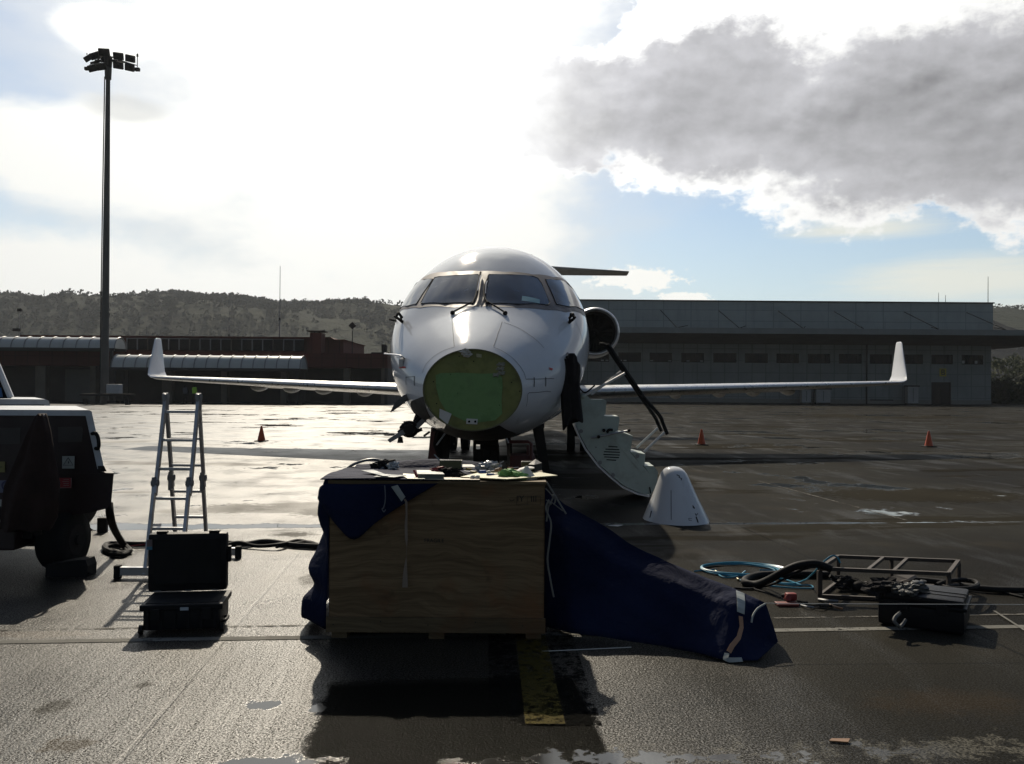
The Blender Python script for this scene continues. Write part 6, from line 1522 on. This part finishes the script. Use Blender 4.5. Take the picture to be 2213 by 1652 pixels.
MB().prism([G2(*p, -.0145) for p in ((588, 678), (572, 694), (579, 696), (572, 714), (588, 692), (581, 690))], (0, .001, 0)).build('lightning_mark', M_ink, s1)
s2 = sign2('red_sign', 505, 825, 605, 910, M_sgnr)
for y_ in (840, 855, 872, 888): MB().tube([G2(540 - (y_ % 2) * 8, y_, -.0135), G2(585, y_ - 2, -.0135)], .0015, 4, False).build('text_line', M_sgn, s2)
MB().tube([G2(506, 908, -.0135), G2(603, 905, -.0135), G2(604, 826, -.0135)], .0018, 4, False).build('border', M_sgn, s2)
s3 = sign2('yellow_sign', -40, 688, 48, 778, M_sgny); MB().tube([G2(-30, 735, -.0135), G2(25, 733, -.0135)], .003, 4, False).build('text_line', M_ink, s3)
s4 = sign2('blue_sign', 0, 846, 113, 948, M_sgnb)
MB().tube([G2(58 + 32 * math.cos(a), 888 + 34 * math.sin(a), -.0135) for a in [2 * math.pi * k / 20 for k in range(21)]], .006, 6, False).ball(G2(60, 890, -.012), .012, 2).build('round_mark', mat('navy_mark', (.03, .035, .10), .5), s4)
sign2('grey_sign', -30, 1005, 24, 1098, M_sgn); sign2('torn_sticker', 135, 1042, 172, 1120, mat('sticker_dim', (.10, .10, .10), .6))
# canvas cover hanging over the raised tow bar in front
M_canv = mat('canvas_cover', (0.030, 0.019, 0.016), .9, var=.25, vscale=5, spec=.15)
cv = []
for y_, xa, xb, d_ in ((296, 335, 378, -.36), (330, 300, 395, -.37), (450, 240, 425, -.38), (600, 180, 452, -.39), (740, 120, 480, -.40), (880, 60, 508, -.41), (1000, 40, 500, -.41), (1150, 30, 490, -.40), (1250, 20, 440, -.38)):
    ring = []
    for k in range(36):
        t = 2 * math.pi * k / 36; c_ = (G2(xa, y_, d_) + G2(xb, y_, d_)) / 2; hw = (G2(xb, y_, d_) - G2(xa, y_, d_)).length / 2
        f_ = 1 + .22 * math.sin(5 * t + y_ * .004) * min(1, (y_ - 296) / 300)
        ring.append(c_ + Vector((hw * math.cos(t) , (.05 + hw * .35) * math.sin(t) * f_, .01 * math.sin(7 * t))))
    cv.append(ring)
MB().rings(cv).build('canvas_cover', M_canv, gpu, smooth=True)
MB().tube([G2(345, 296, -.36), G2(378, 306, -.37)], .008, 6, False).build('ring', M_alu, gpu)
MB().cyl(G2(350, 305, -.36), G2(330, 1300, -.36), .03, n=10).build('tow_bar', M_dark, gpu)
# wheels, axle and chock
def tyre(c_, r_, w_, nm='wheel', par=None):
    ax = Vector((1, -.05, 0)).normalized(); pr_ = [(r_ * .55, -w_ / 2), (r_ * .9, -w_ / 2), (r_ * .985, -w_ * .38), (r_, -w_ * .2), (r_, w_ * .2), (r_ * .985, w_ * .38), (r_ * .9, w_ / 2), (r_ * .55, w_ / 2)]
    u_ = Vector((0, 0, 1)); v_ = ax.cross(u_)
    o = MB().rings([[c_ + ax * z_ + (u_ * math.cos(2 * math.pi * k / 48) + v_ * math.sin(2 * math.pi * k / 48)) * (rr_ + (.008 if k % 2 and .95 * r_ < rr_ else 0)) for k in range(48)] for rr_, z_ in pr_]).build(nm, M_black, par, smooth=True, angle=50)
    MB().cyl(c_ - ax * (w_ / 2 + .004), c_ + ax * (w_ / 2 + .004), r_ * .52, n=20).build('rim', M_dark, o)
    MB().cyl(c_ - ax * (w_ / 2 + .03), c_ + ax * (w_ / 2 + .03), r_ * .2, n=12).build('hub', M_dark, o)
wr = .255; wD = 7.62
wx0, wx1 = V2(430, 0, wD).x, V2(662, 0, wD).x
tyre(Vector(((wx0 + wx1) / 2, wD, wr)), wr, wx1 - wx0, 'wheel', gpu)
tyre(Vector(((wx0 + wx1) / 2 - 1.35, wD, wr)), wr, wx1 - wx0, 'wheel', gpu)
tyre(Vector(((wx0 + wx1) / 2 + .2, wD + 1.7, wr)), wr, wx1 - wx0, 'wheel', gpu) if False else None
MB().mm((-6.4, wD - .05, .2), (wx0 - .02, wD + .05, .32)).mm((-5.6, wD - .25, .30), (wx0 - .02, wD + .5, .55)).build('axle', M_dark, gpu)
MB().mm((-5.6, DG - .30, .22), (V2(300, 0, DG).x, DG + .02, .46), bevel=.02).build('drawbar_frame', M_gpu, gpu)
ck = gnd(170, 1228); ckt = thing('wheel_chock', 'black wedge chock on the ground against the wheel of the power unit', 'chock', ck)
MB().prism([V2(400, 1500, 7.2) * 0 + Vector((V2(410, 0, 7.3).x, 7.28, .0)), Vector((V2(755, 0, 7.3).x, 7.28, 0)), Vector((V2(760, 0, 7.3).x, 7.28, .09)), Vector((V2(740, 0, 7.3).x, 7.28, .145)), Vector((V2(650, 0, 7.3).x, 7.28, .14)), Vector((V2(410, 0, 7.3).x, 7.28, .10))], (0, .16, 0)).build('wedge', M_black, ckt)
MB().tube([Vector((V2(755, 0, 7.3).x, 7.3, .03)), Vector((V2(780, 0, 7.3).x, 7.28, .03))], .008, 6, False).build('rope_stub', M_black, ckt)
# white vehicle behind
tug = thing('white_tug', 'white vehicle with a slanted windscreen behind the power unit at the left edge', 'vehicle', (-6.2, 10.6, 0))
DV = 9.6
def G3(x, y, dy=0.0): return V2(x, y, DV + dy)
MB().prism([G3(-500, 160), G3(380, 168), G3(408, 180), G3(425, 235), G3(440, 420), G3(440, 700), G3(-500, 700)], (-1.0, 1.6, 0)).build('body', M_gwh, tug)
MB().prism([G3(-500, 212, -.01), G3(365, 212, -.01), G3(370, 232, -.01), G3(-500, 234, -.01)], (0, .012, 0)).build('grille', M_ink, tug)
MB().prism([G3(-500, -200, .5), G3(-60, -200, .5), G3(95, 150, .5), G3(95, 166, .5), G3(-500, 166, .5)], (-.6, .9, 0)).build('cab', M_glassd, tug)
MB().tube([G3(-60, -200, .48), G3(92, 152, .48)], .035, 6, False).build('windscreen_post', M_gwh, tug)
MB().prism([G3(-400, 60, .48), G3(5, 70, .48), G3(22, 150, .48), G3(-400, 150, .48)], (0, .01, 0)).build('dashboard_sticker', mat('blue_glass', (.02, .10, .25), .3), tug)
for x_ in (-6.6, -4.95): tyre(Vector((x_, DV + .3, .34)), .34, .24, 'wheel', tug)
# cable from the power unit: hangs, coils and runs right behind the case
pc_ = thing('power_cable', 'thick black power cable hanging from the power unit, coiled and running behind the case', 'cable', gnd(270, 1185))
def gp_(px, py, z_=.03): return gnd(px, py, z_)
MB().tube([V2(930, 1040, DG + .3), V2(940, 1130, 7.8), V2(965, 1230, 8.0), V2(1010, 1320, 8.3), V2(1060, 1390, 8.5), gp_(284, 1190), gp_(262, 1196), gp_(238, 1190), gp_(230, 1182), gp_(242, 1175), gp_(300, 1176), gp_(360, 1175), gp_(430, 1172), gp_(480, 1172), gp_(530, 1176), gp_(580, 1170), gp_(640, 1178), gp_(720, 1182)], .028, 8).build('cable', M_black, pc_, smooth=True)
MB().tube([V2(912, 1050, DG + .3), V2(915, 1130, 7.8), V2(945, 1230, 8.0), V2(1000, 1330, 8.3), V2(1050, 1400, 8.5), gp_(278, 1193), gp_(250, 1193), gp_(233, 1188), gp_(236, 1180), gp_(262, 1178), gp_(285, 1186), gp_(270, 1198), gp_(244, 1196)], .02, 8).build('thin_cable', M_black, pc_, smooth=True)
MB().tube([gp_(480, 1180), gp_(520, 1172, .05), gp_(560, 1180), gp_(610, 1176, .05), gp_(650, 1168), gp_(690, 1178), gp_(740, 1186)], .018, 8).tube([gp_(600, 1182), gp_(640, 1174), gp_(668, 1170), gp_(690, 1176)], .014, 6).build('twisted_cable', M_black, pc_, smooth=True)
MB().tube([gp_(280, 1180, .045), gp_(320, 1176, .045), gp_(370, 1174, .045)], .007, 5).build('red_wire', M_redt2, pc_)

# ------------------------------------------------------------------ equipment on the right
def S5(x, y, D): return at((1700 + x / 2.481) * .85378, (1360 + y / 2.481) * .85378, D)
def s5g(x, y, z_=0.0): return gnd((1700 + x / 2.481) * .85378, (1360 + y / 2.481) * .85378, z_)
M_frm = mat('rusty_frame', (0.045, 0.034, 0.026), .7, var=.3, vscale=8)
fr_ = thing('metal_frame', 'low open rectangular frame of dark square tube standing on the apron', 'frame', s5g(1180, 380))
A0 = s5g(935, 378); hF = (S5(935, 195, A0.y).z)
B0 = Vector((s5g(1130, 392).x + .0, 0, 0))
e1 = Vector((.92, -.16, 0)); # long direction to the right, coming slightly nearer
e2 = Vector((.33, .50, 0))   # depth
A0 = s5g(935, 380); Q = [A0, A0 + e1, A0 + e1 + e2, A0 + e2]
def bar(nm, a_, b_, w_=.028):
    a_ = Vector(a_); b_ = Vector(b_); ax = b_ - a_
    MB().box((a_ + b_) / 2, (w_, w_, ax.length), ax.to_track_quat('Z', 'Y').to_matrix()).build(nm, M_frm, fr_)
up_ = Vector((0, 0, hF)); lo = Vector((0, 0, .016))
for i in range(4):
    bar('post', Q[i] + Vector((0, 0, .03)), Q[i] + up_ - Vector((0, 0, .014)), .034 if i == 0 else .028)
    bar('top_rail', Q[i] + up_, Q[(i + 1) % 4] + up_)
    bar('bottom_rail', Q[i] + lo, Q[(i + 1) % 4] + lo, .024)
for t in (.38, .58):
    bar('crossbar', Q[0] + e1 * t + up_ + Vector((0, 0, .001)), Q[3] + e1 * t + up_ + Vector((0, 0, .001)), .024)
bar('post', Q[3] + e1 * .45 + lo, Q[3] + e1 * .45 + up_ - Vector((0, 0, .014)), .024)
bar('bottom_crossbar', Q[0] + e1 * .45 + lo, Q[3] + e1 * .45 + lo, .022)
# valves and motor lying in the frame
vm = thing('pump_fittings', 'dark pump with hose fittings lying inside the metal frame', 'pump', s5g(1190, 350))
MB().ball(S5(1190, 310, A0.y + .25), .055, 3, (1.25, 1, .9)).cyl(S5(1060, 285, A0.y + .3), S5(1180, 300, A0.y + .3), .03, .035, 12).build('motor', M_dark, vm, smooth=True)
crumple([S5(1060, 265, A0.y + .3), S5(1110, 270, A0.y + .3), S5(1150, 280, A0.y + .3), S5(1080, 305, A0.y + .25)], .035, 44, M_dark, 'valve_block', vm, 1)
crumple([S5(1270, 290, A0.y + .15), S5(1320, 285, A0.y + .15), S5(1250, 320, A0.y + .15), S5(1290, 320, A0.y + .1)], .035, 45, M_dark, 'fitting', vm, 1)
MB().tube([S5(1000, 240, A0.y + .3), S5(1060, 270, A0.y + .3), S5(1120, 262, A0.y + .3), S5(1240, 300, A0.y + .2)], .016, 8).build('pipe', M_black, vm, smooth=True)
# black case
bc = thing('equipment_case', 'closed black hard case lying beside the metal frame with a strap at its front', 'case', s5g(1550, 560))
f0, f1 = s5g(1285, 560), s5g(1832, 578)
f0 = Vector((s5g(1255, 520).x, 5.98, 0)); f1 = Vector((S5(1838, 0, 5.72).x, 5.70, 0)); ed = (f1 - f0); en_ = ed.normalized(); ep = Vector((-en_.y, en_.x, 0))
Rm = Matrix((en_, ep, Vector((0, 0, 1)))).transposed(); cc_ = (f0 + f1) / 2 + ep * .22
MB().box(cc_ + Vector((0, 0, .085)), (ed.length, .44, .15), Rm, bevel=.025).build('base', M_blackp, bc, smooth=True, angle=30)
MB().box(cc_ + Vector((0, 0, .172)), (ed.length + .025, .465, .024), Rm, bevel=.008).build('rim', M_blackp, bc)
MB().box(cc_ + Vector((0, 0, .205)), (ed.length - .01, .45, .05), Rm, bevel=.02).build('lid', M_blackp, bc, smooth=True, angle=30)
for k_ in (-.10, .0): MB().box(cc_ + en_ * .08 + ep * k_ + Vector((0, 0, .232)), (ed.length * .7, .012, .006), Rm, bevel=.002).build('lid_rib', M_blackp, bc)
MB().tube([S5(1440, 475, 5.70), S5(1412, 500, 5.66), S5(1405, 525, 5.64), S5(1425, 550, 5.63), S5(1445, 560, 5.66), S5(1475, 518, 5.72)], .012, 6).build('strap', mat('dim_grey_strap', (.09, .09, .085), .8), bc)
for t in (.3, .75): MB().box(f0 + ed * t - ep * .012 + Vector((0, 0, .16)), (.07, .016, .06), Rm, bevel=.004).build('latch', M_blackp, bc)
gl2 = thing('tool_bundle', 'crumpled dark cloth and fittings lying on top of the black case', 'cloth', S5(1480, 340, 5.9))
crumple([S5(1450, 330, 5.92), S5(1490, 345, 5.88), S5(1520, 310, 5.95), S5(1560, 300, 6.0), S5(1430, 310, 5.95)], .04, 51, mat('grey_cloth', (.055, .055, .05), .6), 'cloth', gl2, 1)
crumple([S5(1340, 320, 5.98), S5(1390, 310, 6.0), S5(1300, 330, 5.98), S5(1350, 290, 6.02)], .055, 52, M_cloth, 'dark_cloth', gl2, 1)
MB().rings([[S5(1520 + 20 * k_, 290, 6.0) + Vector((0, .02 * math.cos(a), .02 * math.sin(a))) for a in [2 * math.pi * k / 14 for k in range(14)]] for k_ in (0, 1, 2, 3)]).build('coupling', M_steel, gl2, smooth=True)
MB().prism([S5(1260, 320, 6.05), S5(1420, 250, 6.1), S5(1545, 250, 6.15), S5(1500, 275, 6.05), S5(1340, 330, 5.98)], (0, .02, .012)).build('flat_plate', M_frm, gl2)
# thick black hoses
hb_ = thing('black_hose', 'thick black hose looping left of the metal frame and over its top', 'hose', s5g(500, 290))
MB().tube([s5g(1000, 235, .03), s5g(880, 232, .03), s5g(760, 232, .03), s5g(640, 232, .03), s5g(540, 240, .03), s5g(475, 262, .03), s5g(470, 285, .03), s5g(540, 295, .035), S5(620, 265, 6.9), S5(700, 220, 6.8), S5(790, 180, 6.75), S5(880, 165, 6.72), S5(940, 172, 6.72), S5(1010, 200, 6.7)], .030, 10).build('hose', M_black, hb_, smooth=True)
MB().tube([s5g(400, 318, .012), s5g(500, 322, .012), s5g(600, 305, .02), S5(700, 270, 6.8), S5(800, 215, 6.75), S5(870, 190, 6.7), S5(930, 185, 6.7)], .010, 8).build('thin_hose', M_black, hb_, smooth=True)
MB().tube([s5g(520, 322, .01), s5g(600, 345, .01), s5g(690, 378, .01)], .007, 6).build('lead', M_black, hb_)
hr_ = thing('black_hose', 'thick black hose running from the case out of the picture on the right', 'hose', s5g(1850, 310))
MB().tube([s5g(1480, 262, .03), s5g(1600, 272, .03), s5g(1720, 285, .03), s5g(1900, 315, .03), s5g(2050, 328, .03), s5g(2213, 332, .03), s5g(2500, 340, .03)], .026, 10).tube([S5(1668, 300, 6.6), S5(1730, 275, 6.7), S5(1830, 268, 6.8), S5(1910, 278, 6.75), S5(1925, 300, 6.65), S5(1870, 318, 6.5), S5(1770, 322, 6.45), S5(1730, 312, 6.5), S5(1800, 303, 6.6)], .018, 8).build('hose', M_black, hr_, smooth=True)
MB().tube([s5g(1960, 322, .01), s5g(2080, 345, .01), s5g(2213, 375, .01)], .010, 6).build('lead', M_black, hr_)
# blue air hose
M_cyan = mat('blue_hose', (0.015, 0.20, 0.30), .4, var=.1)
bh = thing('air_hose', 'coiled bright blue air hose lying beside the black hose loop', 'hose', s5g(430, 215))
pts = []
rnd = random.Random(3)
cc0 = s5g(430, 212)
for k in range(80):
    a = k / 80 * 2 * math.pi * 5; rx, ry = .40 + rnd.uniform(-.012, .012) + .012 * (k // 16), .26 + rnd.uniform(-.02, .02)
    pts.append(cc0 + Vector((rx * math.cos(a) * .82 + .01 * (k // 16), ry * math.sin(a), .01 + .004 * (k // 16))))
MB().tube([s5g(150, 213, .008), s5g(220, 205, .01), s5g(290, 203, .012)], .007, 6).tube(pts, .0075, 6, True, 2).build('coil', M_cyan, bh, smooth=True)
MB().tube([s5g(420, 262, .01), s5g(480, 278, .01), s5g(560, 282, .012), s5g(650, 285, .012), s5g(760, 300, .01), s5g(870, 300, .01), s5g(890, 318, .01), s5g(800, 318, .01), s5g(680, 310, .01), s5g(610, 300, .01), s5g(620, 280, .01), s5g(760, 290, .012), s5g(840, 270, .02), S5(880, 240, 6.9), S5(925, 195, 6.8), S5(960, 155, 6.8), S5(1010, 118, 6.8), S5(1045, 125, 6.8), S5(1065, 160, 6.8)], .007, 6).tube([s5g(560, 205, .01), s5g(640, 208, .01), s5g(672, 222, .01), s5g(650, 250, .01), s5g(720, 265, .01), s5g(820, 300, .01), s5g(780, 285, .01)], .007, 6).tube([s5g(290, 222, .01), s5g(320, 245, .01), s5g(370, 252, .01), s5g(430, 240, .012), s5g(470, 212, .03)], .007, 6).build('loose_run', M_cyan, bh, smooth=True)
MB().cyl(s5g(283, 212, .015), s5g(300, 225, .015), .010, n=8).cyl(s5g(418, 258, .012), s5g(428, 266, .012), .009, n=8).build('brass_coupling', mat('brass', (.5, .45, .3), .3, metal=.8), bh)
# red tool and small tools on the ground
rt_ = thing('red_drill', 'red and black hand tool lying on the ground left of the metal frame', 'hand tool', s5g(750, 400))
MB().box(s5g(755, 372, .05), (.085, .06, .06), bevel=.018).cyl(s5g(740, 380, .05), s5g(735, 400, .005) + Vector((0, 0, .02)), .022, .03, 12).build('body', mat('tool_red', (.20, .02, .015), .5), rt_, smooth=True)
MB().cyl(s5g(728, 368, .05), s5g(700, 364, .05), .022, .012, 12).build('chuck', M_black, rt_)
MB().box(s5g(730, 418, .012), (.16, .09, .02), bevel=.006).build('base', mat('tool_red2', (.14, .025, .018), .6), rt_)
pl_ = thing('small_tools', 'scatter of small metal tools on the ground before the metal frame', 'tools', s5g(930, 420))
for i, (x_, y_, x2_, y2_, w_) in enumerate(((820, 425, 900, 440, .008), (870, 432, 990, 412, .006), (930, 390, 1050, 402, .012), (1000, 420, 1080, 450, .009), (900, 445, 985, 440, .006), (800, 400, 860, 408, .008), (940, 428, 1010, 430, .012))):
    MB().tube([s5g(x_, y_, .012), s5g((x_ + x2_) / 2, (y_ + y2_) / 2 + 2, .018), s5g(x2_, y2_, .012)], w_, 6).build('hand_tool', (M_tool, M_dark, M_steel, M_brown, M_dark, M_black, M_dark)[i], pl_)
# small white scrap near the camera
q_ = gnd(2130, 1568) if False else s5g(0, 0)
p_ = gnd((1296 + 1425 / 1.7076) * .85378, (1500 + 645 / 1.7076) * .85378)
MB().prism([p_ + Vector((-.05, 0, .004)), p_ + Vector((.03, -.02, .006)), p_ + Vector((.05, .01, .01)), p_ + Vector((-.03, .02, .006))], (0, 0, .006)).build('wood_chip', M_brown, org=p_, label='small brown chip of wood lying in the pale puddle stains near the camera', cat='wood chip')
